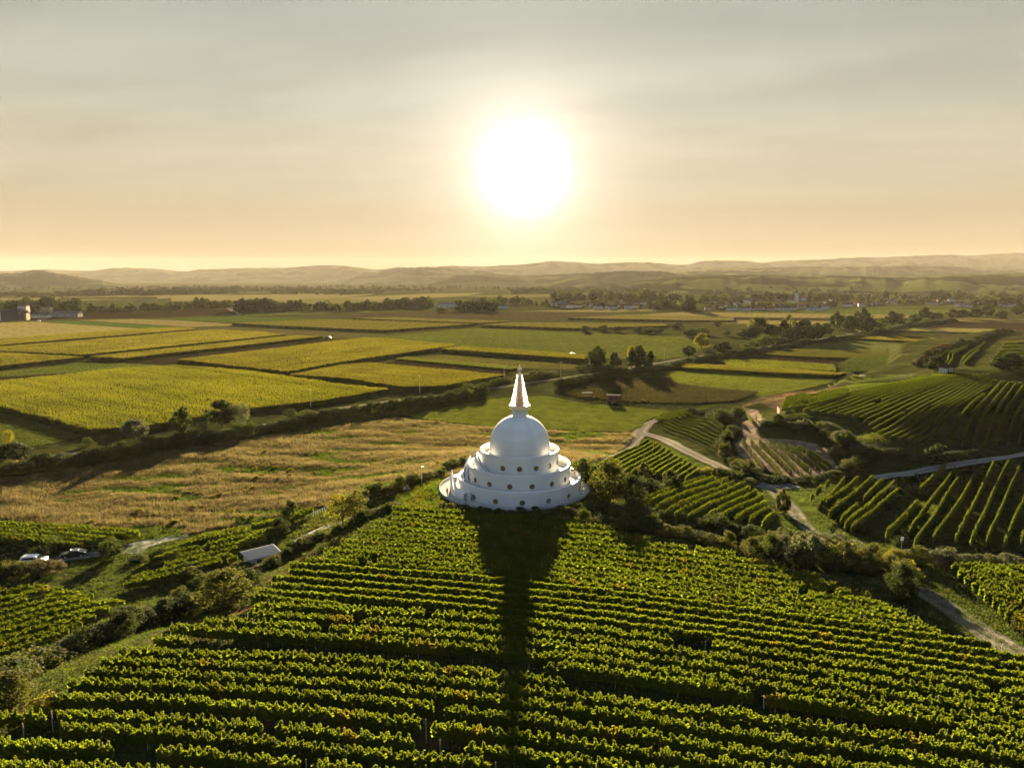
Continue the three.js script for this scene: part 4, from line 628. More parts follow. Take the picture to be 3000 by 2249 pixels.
bushes([[735, 1712], [640, 1770], [560, 1792], [480, 1815], [400, 1846], [330, 1880], [250, 1912], [170, 1948], [90, 1985], [20, 2030]], 1.9, [2.0, 4.0], [3, 5.2], ['shrub'], ['dark', 'dark', 'green', 'olive'], 'bank_bush', 'bush on the overgrown bank left of the near vineyard', 'bushes on the left bank', 14);
bushes([[700, 1672], [790, 1668], [860, 1622], [940, 1582], [1030, 1545], [1110, 1510], [1160, 1488]], 1.7, [1.2, 2.6], [2.2, 3.8], ['shrub'], ['green', 'olive', 'green'], 'bank_bush', 'low bush on the bank between the footpath and the vines', 'bushes between the footpath and the vines', 15);
bushes([[1040, 1478], [1110, 1458], [1170, 1436], [1230, 1418], [1290, 1400]], 3, [1.8, 4], [2.6, 4.4], ['shrub'], ['green', 'dark', 'olive'], 'thicket_bush', 'green bush on the slope left of the stupa', 'bushes left of the stupa', 16);
bushes([[1300, 1388], [1380, 1360], [1660, 1368], [1700, 1385]], 3.6, [1.5, 3.2], [2.6, 4.4], ['shrub'], ['green', 'olive'], 'thicket_bush', 'scrubby bush behind the stupa terrace', 'bushes behind the stupa', 17);
bushes([[1300, 1492], [1400, 1507], [1480, 1513], [1560, 1514], [1640, 1508], [1720, 1494]], 1.5, [1.1, 2.1], [1.8, 3.0], ['shrub'], ['green', 'olive'], 'weed_bush', 'low weedy bush against the foot of the stupa wall', 'weeds at the foot of the stupa', 18);
bushes([[1660, 1528], [1740, 1540], [1830, 1552], [1900, 1552], [1980, 1570], [2060, 1590], [2140, 1606]], 2.8, [1.8, 3.4], [2.8, 4.8], ['shrub'], ['olive', 'green', 'olive', 'green'], 'scrub_bush', 'olive scrub bush along the upper edge of the big vineyard', 'scrub along the upper edge of the big vineyard', 19);
bushes([[1800, 1505], [1880, 1512], [1960, 1530], [2050, 1545], [2140, 1560], [2200, 1575]], 3.2, [1.6, 3.4], [3, 5], ['shrub'], ['olive', 'green', 'green'], 'scrub_bush', 'rough scrub bush below the diagonal vine rows', 'scrub below the diagonal vines', 20);
bushes([[2200, 1640], [2290, 1650], [2380, 1655], [2460, 1668], [2540, 1676], [2610, 1680]], 2.5, [3, 5.6], [3.6, 6], ['near', 'shrub'], ['olive', 'green', 'grey', 'olive'], 'thicket_bush', 'tall bush of the thicket above the gravel lane', 'thicket above the gravel lane', 21);
bushes([[2620, 1650], [2720, 1652], [2800, 1655], [2880, 1662], [2960, 1672], [3060, 1682]], 2.3, [2.2, 4.0], [3.4, 5.4], ['near', 'shrub'], ['olive', 'grey', 'olive', 'yellow'], 'thicket_bush', 'bush of the thicket below the ragged vines', 'thicket below the ragged vines', 22);
bushes([[2240, 1610], [2330, 1598], [2420, 1620], [2500, 1630]], 3, [2, 4], [3, 5], ['shrub'], ['olive', 'grey'], 'thicket_bush', 'pale bush behind the tall thicket at the track end', 'pale bushes at the track end', 23);
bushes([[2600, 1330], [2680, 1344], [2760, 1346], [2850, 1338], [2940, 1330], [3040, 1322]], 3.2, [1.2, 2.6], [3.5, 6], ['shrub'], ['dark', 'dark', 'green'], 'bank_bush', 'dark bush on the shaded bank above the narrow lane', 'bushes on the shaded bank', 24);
bushes([[2560, 1340], [2530, 1365], [2480, 1390], [2450, 1402]], 3, [2, 4], [3.5, 6], ['shrub'], ['dark', 'olive'], 'bank_bush', 'bush on the rounded end of the shaded bank', 'bushes at the end of the shaded bank', 25);
bushes([[2250, 1248], [2330, 1258], [2400, 1262], [2440, 1290], [2480, 1310], [2530, 1322]], 3, [2, 4.6], [4, 6.5], ['shrub', 'mid'], ['dark', 'dark', 'green', 'grey'], 'bank_bush', 'dark bush on the bank behind the bare hollow', 'bushes behind the bare hollow', 26);
bushes([[2150, 1262], [2130, 1290], [2120, 1320], [2140, 1345], [2170, 1372], [2200, 1392]], 3, [1.6, 3.8], [3, 5], ['shrub'], ['dark', 'olive', 'green'], 'bank_bush', 'bush on the rim left of the bare hollow', 'bushes left of the bare hollow', 27);
bushes([[2210, 1402], [2290, 1412], [2360, 1410], [2420, 1402]], 3, [1, 2], [3, 4.6], ['shrub'], ['dark', 'green'], 'bank_bush', 'low bush on the bank below the bare hollow', 'low bushes below the bare hollow', 28);
bushes([[2030, 1210], [2080, 1222], [2130, 1240], [2160, 1215]], 4, [2, 4.5], [4, 6.5], ['shrub'], ['dark', 'green'], 'bank_bush', 'dark bush on the knoll above the fork vines', 'bushes on the knoll above the fork', 29);
bushes([[2020, 1390], [2070, 1400], [2120, 1402], [2160, 1418], [2200, 1420]], 3, [1.4, 3.2], [3, 5], ['shrub'], ['green', 'yellow', 'dark'], 'bank_bush', 'bush along the lower side of the gravel way', 'bushes below the gravel way', 30);
bushes([[1850, 1430], [1930, 1445], [1990, 1440]], 3, [2, 4], [3, 5], ['shrub'], ['dark', 'green'], 'thicket_bush', 'dark bush in the grove right of the stupa', 'bushes of the grove', 31);
bushes([[-20, 1694], [40, 1684], [90, 1682], [140, 1680]], 2.4, [2.2, 3.2], [3, 4.6], ['shrub'], ['olive', 'brown'], 'thicket_bush', 'brownish bush below the parked cars', 'bushes below the parked cars', 32);
bushes([[400, 1645], [470, 1640], [520, 1650], [560, 1700], [600, 1720], [530, 1745]], 4, [1.2, 2.6], [2.4, 4], ['shrub'], ['yellow', 'olive', 'green'], 'scrub_bush', 'yellowish scrub bush among the sprawling vines', 'scrub among the sprawling vines', 33);
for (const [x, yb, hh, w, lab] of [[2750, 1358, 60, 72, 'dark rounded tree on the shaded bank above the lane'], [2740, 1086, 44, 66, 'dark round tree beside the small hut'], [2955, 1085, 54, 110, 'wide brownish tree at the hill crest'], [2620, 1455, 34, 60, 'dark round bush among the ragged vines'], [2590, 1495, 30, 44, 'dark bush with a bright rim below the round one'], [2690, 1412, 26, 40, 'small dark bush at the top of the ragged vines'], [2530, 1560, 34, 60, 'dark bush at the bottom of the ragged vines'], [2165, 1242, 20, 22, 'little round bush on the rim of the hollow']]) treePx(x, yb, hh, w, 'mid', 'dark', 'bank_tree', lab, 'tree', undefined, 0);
bushes([[2690, 1075], [2720, 1055], [2760, 1030], [2850, 1010], [2900, 985], [2960, 975]], 7, [3, 6], [6, 9], ['mid'], ['dark', 'brown'], 'spur_tree', 'dark bushy tree on the far spur', 'trees on the far spur', 34);
// belts far out on the plain: trees one can still tell apart
const farTrees = [];
function belt(line, count, hpx, kinds, seed, label, group) {
  const name = /village/.test(group) ? (/garden/.test(group) ? 'garden_tree' : 'village_tree') : 'belt_tree';
  const r = rngOf(seed);
  for (let i = 0; i < count; i++) {
    const t = (i + r()) / count * (line.length - 1), k = Math.min(line.length - 2, Math.floor(t)), f = t - k, x = lerp(line[k][0], line[k + 1][0], f), y = lerp(line[k][1], line[k + 1][1], f) - r() * 3, p = plainAt(x, y), q = pxm(p), h = lerp(hpx[0], hpx[1], r()) / q;
    tree(p, h, h * (0.75 + 0.5 * r()), kinds[Math.floor(r() * kinds.length)], r() < 0.7 ? 'dark' : 'green', name, label, 'tree', group, 0.02);
  }
}
belt([[-80, 918], [60, 915], [150, 912], [240, 922]], 26, [24, 44], ['far'], 41, 'tall dark tree of the wood behind the farm', 'trees of the wood behind the farm');
belt([[240, 915], [330, 917], [450, 910], [560, 905], [680, 902]], 40, [14, 28], ['far'], 42, 'dark tree in the row beyond the ploughed field', 'tree row beyond the ploughed field');
belt([[570, 904], [600, 903]], 4, [28, 34], ['tall'], 43, 'slim poplar rising above the tree row', 'slim poplars above the tree row');
belt([[692, 914], [740, 912], [800, 912]], 16, [26, 40], ['far'], 44, 'tree of the dense round wood beside the road bend', 'trees of the round wood');
belt([[800, 912], [900, 908], [1000, 912], [1100, 905], [1180, 902], [1270, 900]], 44, [16, 32], ['far'], 45, 'dark tree in the long belt behind the middle fields', 'trees of the long belt behind the middle fields');
belt([[1345, 910], [1400, 908], [1450, 912]], 12, [24, 38], ['far'], 46, 'bushy tree in the clump beside the white farm hall', 'trees beside the white farm hall');
belt([[1380, 894], [1480, 892], [1600, 894]], 22, [14, 26], ['far'], 47, 'hazy tree before the village', 'hazy trees before the village');
belt([[1620, 884], [1700, 878], [1800, 880], [1900, 884], [2000, 890]], 34, [16, 36], ['far'], 48, 'hazy tree above the village roofs', 'hazy trees above the village roofs');
belt([[1900, 906], [1960, 904], [2040, 908]], 12, [18, 30], ['far'], 49, 'tree at the near edge of the village', 'trees at the village edge');
belt([[2004, 911], [2030, 911]], 6, [38, 46], ['tall'], 50, 'tall columnar poplar at the village edge', 'columnar poplars at the village edge');
belt([[2050, 888], [2200, 880], [2350, 880], [2500, 882], [2700, 878], [2900, 880], [3050, 884]], 90, [12, 28], ['far'], 51, 'dark tree between the village houses', 'trees between the village houses');
belt([[2060, 866], [2250, 858], [2450, 862], [2700, 856], [2900, 858], [3050, 862]], 70, [10, 22], ['far'], 52, 'hazy tree behind the village', 'hazy trees behind the village');
belt([[2850, 900], [2950, 894], [3050, 892]], 16, [16, 30], ['far'], 53, 'dark tree at the right end of the village', 'trees at the right end of the village');
belt([[2060, 906], [2200, 902], [2330, 904], [2450, 900], [2600, 893], [2760, 892]], 46, [9, 20], ['far'], 54, 'garden tree among the near village houses', 'garden trees among the near village houses');
belt([[1600, 902], [1700, 898], [1800, 902], [1890, 904]], 20, [7, 15], ['far'], 55, 'garden tree in the village behind the middle fields', 'garden trees of the middle village');
// the farthest woods read as one mass
{
  const r = rngOf(77), items = [];
  for (const [line, n, a, b] of [[[[-80, 868], [100, 870], [330, 862]], 60, 8, 16], [[[250, 864], [420, 863], [560, 860], [700, 856]], 90, 8, 20], [[[500, 862], [800, 850], [1000, 856], [1300, 852]], 120, 6, 12], [[[800, 858], [1000, 862], [1120, 856]], 50, 6, 12], [[[0, 850], [500, 846], [1000, 842], [1500, 846], [1900, 850], [2200, 846]], 220, 4, 9], [[[1500, 858], [1700, 855], [1950, 860]], 80, 8, 16], [[[1900, 842], [2300, 838], [2600, 842], [3050, 838]], 160, 5, 10]]) for (let i = 0; i < n; i++) {
    const t = (i + r()) / n * (line.length - 1), k = Math.min(line.length - 2, Math.floor(t)), f = t - k, p = plainAt(lerp(line[k][0], line[k + 1][0], f), lerp(line[k][1], line[k + 1][1], f) + (r() - 0.5) * 6), h = lerp(a, b, r()) / pxm(p), w = h * (1 + r());
    items.push({ p, s: [w, h, w], ry: r() * 6.3 });
  }
  const g = new THREE.Group(); instanced(g, 'wood', CR.far[1], LEAF.dark, items); top(g, 'distant_wood', 'hazy far-off woods strung along the edge of the plain', 'wood', undefined, 'stuff');
}

// ---------------------------------------------------------------- houses
const wallMats = [std(0.30, 0.28, 0.23), std(0.42, 0.41, 0.38), std(0.24, 0.2, 0.13), std(0.16, 0.14, 0.12)], roofMats = [std(0.10, 0.05, 0.035), std(0.07, 0.045, 0.035), std(0.09, 0.085, 0.085), std(0.13, 0.07, 0.045)], glassMat = std(0.03, 0.035, 0.04, 0.12);
const boxAt = (w, h, d, x, y, z) => { const g = new THREE.BoxGeometry(w, h, d); g.translate(x, y, z); return g; };
function gable(w, d, h, over) { const s = new THREE.Shape([[-w / 2 - over, -0.1], [w / 2 + over, -0.1], [0, h]].map(([x, y]) => new THREE.Vector2(x, y))), g = new THREE.ExtrudeGeometry(s, { depth: d + over * 2, bevelEnabled: false }); g.translate(0, 0, -d / 2 - over); return g; }
const houseKinds = [[9, 12, 4.2, 3.2], [8, 10, 5.4, 3.4], [10, 16, 3.8, 3.4], [12, 24, 4.5, 2.2]].map(([w, d, h, rh]) => ({ w, d, h, rh, wall: boxAt(w, h, d, 0, h / 2 - 0.2, 0), roof: (() => { const g = gable(w, d, rh, 0.4); g.translate(0, h - 0.2, 0); return g; })(), win: boxAt(0.06, 1.3, 1.1, 0, 0, 0), chim: boxAt(0.7, 1.8, 0.7, w * 0.18, h + rh * 0.75, d * 0.2) }));
function house(p, k, turn, wm, rm, name, label, group, s = 1) {
  const H0 = houseKinds[k], root = new THREE.Group(); root.position.copy(p); root.rotation.y = turn; root.scale.setScalar(s);
  const wall = part(root, 'wall', H0.wall, wallMats[wm]), roof = part(root, 'roof', H0.roof, roofMats[rm]);
  if (k < 3) part(roof, 'chimney', H0.chim, wallMats[3]);
  for (const side of [-1, 1]) for (let i = 0; i < 3; i++) { const w = part(wall, 'window', H0.win, glassMat); w.position.set(side * (H0.w / 2 + 0.01), H0.h * 0.5, (i - 1) * H0.d * 0.3); }
  top(root, name, label, 'house', group); return root;
}
{
  const r = rngOf(301);
  const village = (n, x0, x1, yTop, yBot, label, group) => { for (let i = 0; i < n; i++) { const x = lerp(x0, x1, (i + r()) / n), p = plainAt(x, lerp(yTop, yBot, r())); house(p, Math.floor(r() * 3), r() < 0.6 ? Math.PI / 2 + (r() - 0.5) * 0.5 : (r() - 0.5) * 0.6, r() < 0.6 ? 1 : Math.floor(r() * 4), Math.floor(r() * 4), 'village_house', label, group, 0.9 + r() * 0.35); } };
  village(24, 1610, 1890, 892, 907, 'small gabled house of the village behind the middle fields', 'houses of the village behind the middle fields');
  village(36, 2065, 2440, 874, 909, 'gabled house in the village around the church', 'houses around the church');
  village(24, 2440, 2760, 866, 898, 'gabled house at the quiet end of the church village', 'houses at the quiet end of the village');
  village(12, 2760, 3050, 876, 900, 'scattered house at the right-hand village edge', 'scattered houses at the village edge');
  for (const [x, y, k, s, lab] of [[2150, 909, 3, 0.9, 'long white hall at the near village edge'], [2180, 910, 3, 0.8, 'second long low white hall at the near village edge'], [2220, 909, 2, 1.0, 'cream house at the near village edge'], [2256, 909, 2, 0.9, 'white gabled house next to the cream one'], [2385, 909, 3, 1.0, 'flat white building near the village meadow'], [2640, 870, 3, 1.3, 'large white shed behind the village'], [1310, 900, 3, 1.5, 'long pale farm hall beside the bushy clump'], [1470, 904, 3, 1.0, 'low brown barn behind the middle fields']]) house(plainAt(x, y), k, Math.PI / 2 + 0.1, k === 2 ? 0 : 1, k === 3 ? 2 : 0, 'farm_hall', lab, undefined, s);
}
{ // church
  const root = new THREE.Group(); root.position.copy(plainAt(2333, 890)); root.rotation.y = 0.3;
  const tower = part(root, 'tower', boxAt(5.5, 22, 5.5, 0, 11, 0), wallMats[1]);
  const cap = new THREE.LatheGeometry([[0, 16], [0.25, 12], [0.5, 9], [1.4, 7.5], [2.2, 6], [2.0, 4.5], [3.2, 2.5], [3.9, 0]].map(([x, y]) => new THREE.Vector2(x, y)), 8); cap.translate(0, 22, 0); part(tower, 'spire', cap, roofMats[2]);
  for (const s of [-1, 1]) { part(tower, 'belfry_window', boxAt(1.1, 2.6, 0.08, 0, 18.5, s * 2.78), glassMat); }
  part(root, 'nave', boxAt(9, 8, 20, 0, 4, -12.5), wallMats[1]); const nr = gable(9, 20, 6, 0.4); nr.translate(0, 8, -12.5); part(root, 'nave_roof', nr, roofMats[0]);
  top(root, 'church', 'white village church with a slender dark onion spire', 'church');
}
{ // the farm at the left
  const farm = (x, y, w, d, h, rh, wm, rm, turn, name, label, wins) => { const p = plainAt(x, y), root = new THREE.Group(); root.position.copy(p); root.rotation.y = turn; const wl = part(root, 'wall', boxAt(w, h, d, 0, h / 2 - 0.2, 0), wm); const g = gable(d, w, rh, 0.5); g.rotateY(Math.PI / 2); g.translate(0, h - 0.2, 0); part(root, 'roof', g, rm); for (let i = 0; i < wins; i++) part(wl, 'window', boxAt(1.2, 1.5, 0.06, (i - (wins - 1) / 2) * w / (wins + 0.5), h * 0.55, d / 2 + 0.02), glassMat); if (name === 'farm_barn') part(wl, 'light_strip', boxAt(1.4, h * 0.9, 0.1, w * 0.02, h * 0.5, d / 2 + 0.05), wallMats[1]); top(root, name, label, 'farm building'); };
  farm(12, 938, 48, 20, 12, 3, std(0.05, 0.055, 0.06), std(0.045, 0.045, 0.05), 0.05, 'farm_barn', 'big dark barn with a pale vertical strip', 0);
  farm(66, 937, 13, 11, 9, 3.5, wallMats[2], roofMats[1], 0.2, 'farm_house', 'ochre farmhouse beside the dark barn', 2);
  farm(70, 926, 12, 10, 15, 3, wallMats[1], roofMats[1], 0.1, 'farm_house', 'tall white house behind the ochre farmhouse', 3);
  farm(110, 931, 32, 11, 4.5, 3.5, wallMats[1], std(0.04, 0.04, 0.05), 0.08, 'farm_wing', 'long low white wing with a dark roof', 6);
  farm(138, 926, 12, 10, 13, 1.5, wallMats[2], roofMats[3], 0.1, 'farm_tower', 'square cream tower house of the farm', 2);
  farm(196, 928, 36, 14, 5, 3.5, wallMats[0], std(0.10, 0.095, 0.09), 0.06, 'farm_shed', 'wide shed with a grey roof at the right of the farm', 3);
}
{ // hut on the hill
  const p = hit(2771, 1090), root = new THREE.Group(); root.position.copy(p); root.rotation.y = 0.5; root.scale.setScalar(0.6);
  part(root, 'wall', boxAt(7, 3.2, 5, 0, 1.5, 0), wallMats[1]); const g = gable(5, 7, 2, 0.3); g.rotateY(Math.PI / 2); g.translate(0, 3.1, 0); part(root, 'roof', g, roofMats[0]); part(root, 'door', boxAt(1, 2, 0.08, -1.2, 1, 2.53), woodMat); part(root, 'window', boxAt(0.9, 0.9, 0.08, 1.4, 1.7, 2.53), glassMat);
  top(root, 'vineyard_hut', 'small white hut with a reddish roof on the round hillside', 'hut');
}
{ // shed with a metal roof by the vines
  const a = hit(722, 1668), root = new THREE.Group(); root.position.set(a.x + 2.0, H(a.x + 2, -a.z + 2.2) - 0.1, a.z - 2.2); root.rotation.y = 0.70; root.scale.setScalar(0.84);
  const wallM = std(0.5, 0.5, 0.47, 0.85), roofM = new THREE.MeshStandardMaterial({ color: C(0.17, 0.18, 0.19), roughness: 0.7, metalness: 0.1 });
  const w = part(root, 'wall', boxAt(6.4, 2.5, 3.8, 0, 1.25, 0), wallM);
  const slab = new THREE.BoxGeometry(7.6, 0.1, 5.0); const ribs = []; for (let i = -7; i <= 7; i++) ribs.push(boxAt(0.05, 0.05, 5.0, i * 0.5, 0.075, 0));
  const roof = part(root, 'roof', slab, roofM); roof.position.set(0, 2.75, 0); roof.rotation.x = 0.1; part(roof, 'roof_rib', mergeGeometries(ribs), roofM, 'stuff');
  const d = part(root, 'door', boxAt(0.9, 1.95, 0.06, -3.215, 0.98, 0.6), std(0.25, 0.24, 0.22)); d.geometry = boxAt(0.06, 1.95, 0.9, -3.215, 0.98, 0.6); part(w, 'window', boxAt(1.1, 0.7, 0.06, -1.2, 1.6, 1.915), glassMat);
  for (const x of [-3.5, 0, 3.5]) part(root, 'post', boxAt(0.12, 2.5, 0.12, x, 1.25, 2.25), woodMat);
  top(root, 'shed', 'low pale shed with a sloping grey metal roof', 'shed');
}

// ---------------------------------------------------------------- the stupa
{
  const root = new THREE.Group(); root.position.set(1.67, 0, -158);
  const white = new THREE.MeshPhysicalMaterial({ color: C(0.74, 0.755, 0.745), roughness: 0.5, map: tiled(tile(256, (u, v) => { const k = 222 + 24 * tfbm(u, v, 6, 40) + 9 * tnoise(u, 0.5, 40, 44); return [k, k, k * 0.99]; }), 1, 1) }), floorM = std(0.42, 0.4, 0.36, 0.8), gold = new THREE.MeshStandardMaterial({ color: C(0.9, 0.76, 0.52), metalness: 1, roughness: 0.5 }), bronze = std(0.2, 0.12, 0.05, 0.35, 0.7), pane = new THREE.MeshPhysicalMaterial({ color: C(0.16, 0.12, 0.04), roughness: 0.08, metalness: 0 });
  const lathe = (pts, seg = 96) => new THREE.LatheGeometry(pts.map(([x, y]) => new THREE.Vector2(x, y)), seg);
  const ev = new Evaluator(); ev.useGroups = false; ev.attributes = ['position', 'normal', 'uv'];
  // terrace slab with its white retaining rim
  part(root, 'terrace', lathe([[0, -3], [16.8, -3], [16.8, -0.35], [16.55, -0.3], [16.55, -0.6], [0, -0.6]]), std(0.36, 0.35, 0.33, 0.9)).position.set(-1.2, 0, -1.0);
  const tier = (r, y0, y1, floor, phi0, from, to) => {
    let b = new Brush(lathe([[r - 0.5, y0], [r, y0], [r, y1 - 0.95], [r + 0.07, y1 - 0.9], [r + 0.07, y1 - 0.06], [r + 0.01, y1], [r - 0.32, y1], [r - 0.38, y1 - 0.06], [r - 0.38, floor], [r - 0.5, floor], [r - 0.5, y0]], 120)); b.updateMatrixWorld();
    const yc = floor - 1.45, holes = [];
    for (let k = from; k <= to; k++) {
      const f = (phi0 + k * 24) * Math.PI / 180, c = new THREE.CylinderGeometry(0.52, 0.52, 2.4, 28); c.rotateX(Math.PI / 2); c.rotateY(f); c.translate(Math.sin(f) * r, yc, Math.cos(f) * r); holes.push([f, c]);
    }
    for (const [, c] of holes) { const h = new Brush(c); h.updateMatrixWorld(); b = ev.evaluate(b, h, SUBTRACTION); b.updateMatrixWorld(); }
    const wall = part(root, 'tier_wall', b.geometry, white);
    for (const [f] of holes) {
      const w = new THREE.Group(); const fr = new THREE.TorusGeometry(0.53, 0.055, 8, 28), gl = new THREE.CylinderGeometry(0.53, 0.53, 0.05, 28); gl.rotateX(Math.PI / 2);
      const frame = part(wall, 'window', fr, bronze); frame.position.set(Math.sin(f) * (r - 0.02), yc, Math.cos(f) * (r - 0.02)); frame.rotation.y = f;
      const g = part(frame, 'pane', gl, pane); g.position.z = -0.2;
    }
    part(root, 'tier_floor', lathe([[r - 0.42, floor - 0.25], [r - 0.42, floor], [0, floor + 0.01]], 96), floorM);
  };
  tier(13.5, -1.4, 2.45, 1.62, 1.9, -3, 10);
  tier(11.15, 1.3, 5.25, 4.3, 13, -3, 9);
  tier(8.63, 4.1, 8.45, 7.4, -0.6, -1, 11);
  // dome
  const dome = [[6.45, 7.35], [6.62, 8.2]]; for (let i = 0; i <= 28; i++) { const a = i / 28 * (Math.PI / 2 - 0.26); dome.push([6.63 * Math.cos(a), 9.3 + 6.63 * Math.sin(a)]); } dome.push([1.0, 15.75]);
  part(root, 'dome', lathe(dome, 128), white);
  part(root, 'plinth', lathe([[6.95, 7.38], [6.95, 7.75], [6.6, 7.8]], 96), white);
  const neck = new RoundedBoxGeometry(3.3, 2.1, 3.3, 3, 0.08); neck.translate(0, 16.35, 0); part(root, 'neck', neck, white);
  part(root, 'dome_niche', boxAt(2.6, 3.6, 0.7, 0, 11, -6.5), gold);
  part(root, 'spire_base', lathe([[0, 17.3], [2.28, 17.3], [2.32, 17.4], [2.32, 17.62], [2.22, 17.7], [2.32, 17.78], [2.32, 18.05], [2.2, 18.15], [0, 18.15]], 48), gold);
  part(root, 'spire_column', lathe([[1.1, 18.1], [0.42, 24.6], [0, 24.6]], 32), std(0.6, 0.58, 0.54, 0.7));
  for (let i = 0; i < 13; i++) { const t = i / 12, y = lerp(18.6, 24.4, t), ro = lerp(1.95, 0.66, t), ri = lerp(0.95, 0.36, t) - 0.06, th = 0.05; const prof = [[ri, y + 0.16], [ro - 0.12, y + 0.02]]; for (let k = 0; k <= 8; k++) { const a = Math.PI * (0.75 - 1.5 * k / 8); prof.push([ro - 0.09 + Math.cos(a) * 0.09, y + Math.sin(a) * 0.09]); } prof.push([ro - 0.14, y - 0.04], [ri, y + 0.1], [ri, y + 0.16]); const g = lathe(prof, 40); part(root, 'spire_ring', g, gold); }
  part(root, 'canopy', lathe([[0.1, 24.6], [0.75, 24.62], [0.78, 24.75], [0.3, 25.05], [0.2, 25.4], [0.22, 25.45]], 32), gold);
  part(root, 'finial', lathe([[0.16, 25.3], [0.2, 25.5], [0.42, 25.62], [0.52, 25.9], [0.46, 26.2], [0.22, 26.42], [0.1, 26.55], [0.16, 26.68], [0.09, 26.8], [0.02, 27.1], [0, 27.1]], 28), gold);
  // stairs climbing round the left side, each with a curved outer wall
  const stair = (r, w, f0, f1, y0, y1, rise, flat) => {
    const g = new THREE.Group(); g.name = 'staircase'; root.add(g);
    const arc = Math.abs(f1 - f0) * Math.PI / 180 * (r + w / 2), n = Math.max(6, Math.round((y1 - y0) / 0.19));
    for (let i = 0; i < n; i++) { const a = lerp(f0, f1, (i + 0.5) / n) * Math.PI / 180, h = (i + 1) * (y1 - y0) / n, b = new THREE.BoxGeometry(w, h, arc / n + 0.02); const m = part(g, 'step', b, white); m.position.set(Math.sin(a) * (r + w / 2), y0 + h / 2, Math.cos(a) * (r + w / 2)); m.rotation.y = a - Math.PI / 2 + Math.PI / 2; }
    // outer wall
    const pos = [], idx = [], N = 24, ro = r + w, th = 0.28;
    for (let i = 0; i <= N; i++) { const t = i / N, a = lerp(f0, f1, t) * Math.PI / 180, top_ = flat ? y0 + rise : lerp(y0 + 0.5, y1 + rise, Math.pow(t, 1.35)); for (const [rr, yy] of [[ro, y0 - 0.3], [ro + th, y0 - 0.3], [ro + th, top_], [ro, top_]]) pos.push(Math.sin(a) * rr, yy, Math.cos(a) * rr); if (i < N) for (let k = 0; k < 4; k++) { const A = i * 4 + k, B = i * 4 + (k + 1) % 4; idx.push(A, A + 4, B, B, A + 4, B + 4); } }
    idx.push(0, 1, 2, 0, 2, 3); const e = N * 4; idx.push(e, e + 2, e + 1, e, e + 3, e + 2);
    let wg = new THREE.BufferGeometry(); wg.setAttribute('position', new THREE.Float32BufferAttribute(pos, 3)); wg.setIndex(idx); wg = wg.toNonIndexed(); part(g, 'stair_wall', wg, white);
  };
  stair(8.7, 1.1, -44, -84, 4.35, 7.6, 0.95);
  stair(11.2, 1.1, -76, -116, 1.7, 4.5, 0.95);
  stair(13.55, 1.5, -62, -96, -0.6, 1.9, 1.3);
  const bg = new THREE.LatheGeometry([[13.45, -1.2], [15.3, -1.2], [15.3, 1.0], [13.45, 1.0]].map(([x, y]) => new THREE.Vector2(x, y)), 10, (-66) * Math.PI / 180, 16 * Math.PI / 180); part(root, 'stair_plinth', bg, white);
  { const ca = boxAt(1.9, 2.2, 0.3, 0, 0, 0), m = part(root, 'stair_end_wall', ca, white), a = -50 * Math.PI / 180; m.position.set(Math.sin(a) * 14.4, -0.1, Math.cos(a) * 14.4); m.rotation.y = a; }
  // metal railing and door on the terrace
  { const rails = [], R = 16.65, a0 = 15, a1 = 70; for (let i = 0; i <= 16; i++) { const a = lerp(a0, a1, i / 16) * Math.PI / 180; rails.push(boxAt(0.06, 1.15, 0.06, Math.sin(a) * R, 0.2, Math.cos(a) * R)); }
    for (const y of [0.3, 0.75]) rails.push(new THREE.TubeGeometry(new THREE.CatmullRomCurve3(Array.from({ length: 17 }, (_, i) => { const a = lerp(a0, a1, i / 16) * Math.PI / 180; return V3(Math.sin(a) * R, y, Math.cos(a) * R); })), 48, 0.03, 5));
    part(root, 'railing', mergeGeometries(rails), std(0.5, 0.5, 0.48, 0.5, 0.4)).position.set(-1.2, 0, -1.0); }
  part(root, 'door', (() => { const g = boxAt(0.12, 1.9, 1.0, 0, 0, 0); const a = 88 * Math.PI / 180; g.translate(13.6, 0.4, 0.3); return g; })(), bronze);
  const gate = []; for (let i = 0; i < 5; i++) gate.push(boxAt(1.7, 0.04, 0.04, 0, i * 0.28, 0)); for (const x of [-0.85, 0, 0.85]) gate.push(boxAt(0.04, 1.2, 0.04, x, 0.56, 0)); const gm = part(root, 'gate', mergeGeometries(gate), std(0.7, 0.7, 0.68, 0.4, 0.3)); gm.position.set(-10.2, 1.7, 7.0); gm.rotation.y = -0.6;
  top(root, 'stupa', 'white round stupa with three tiers, dome and golden ringed spire', 'stupa');
}

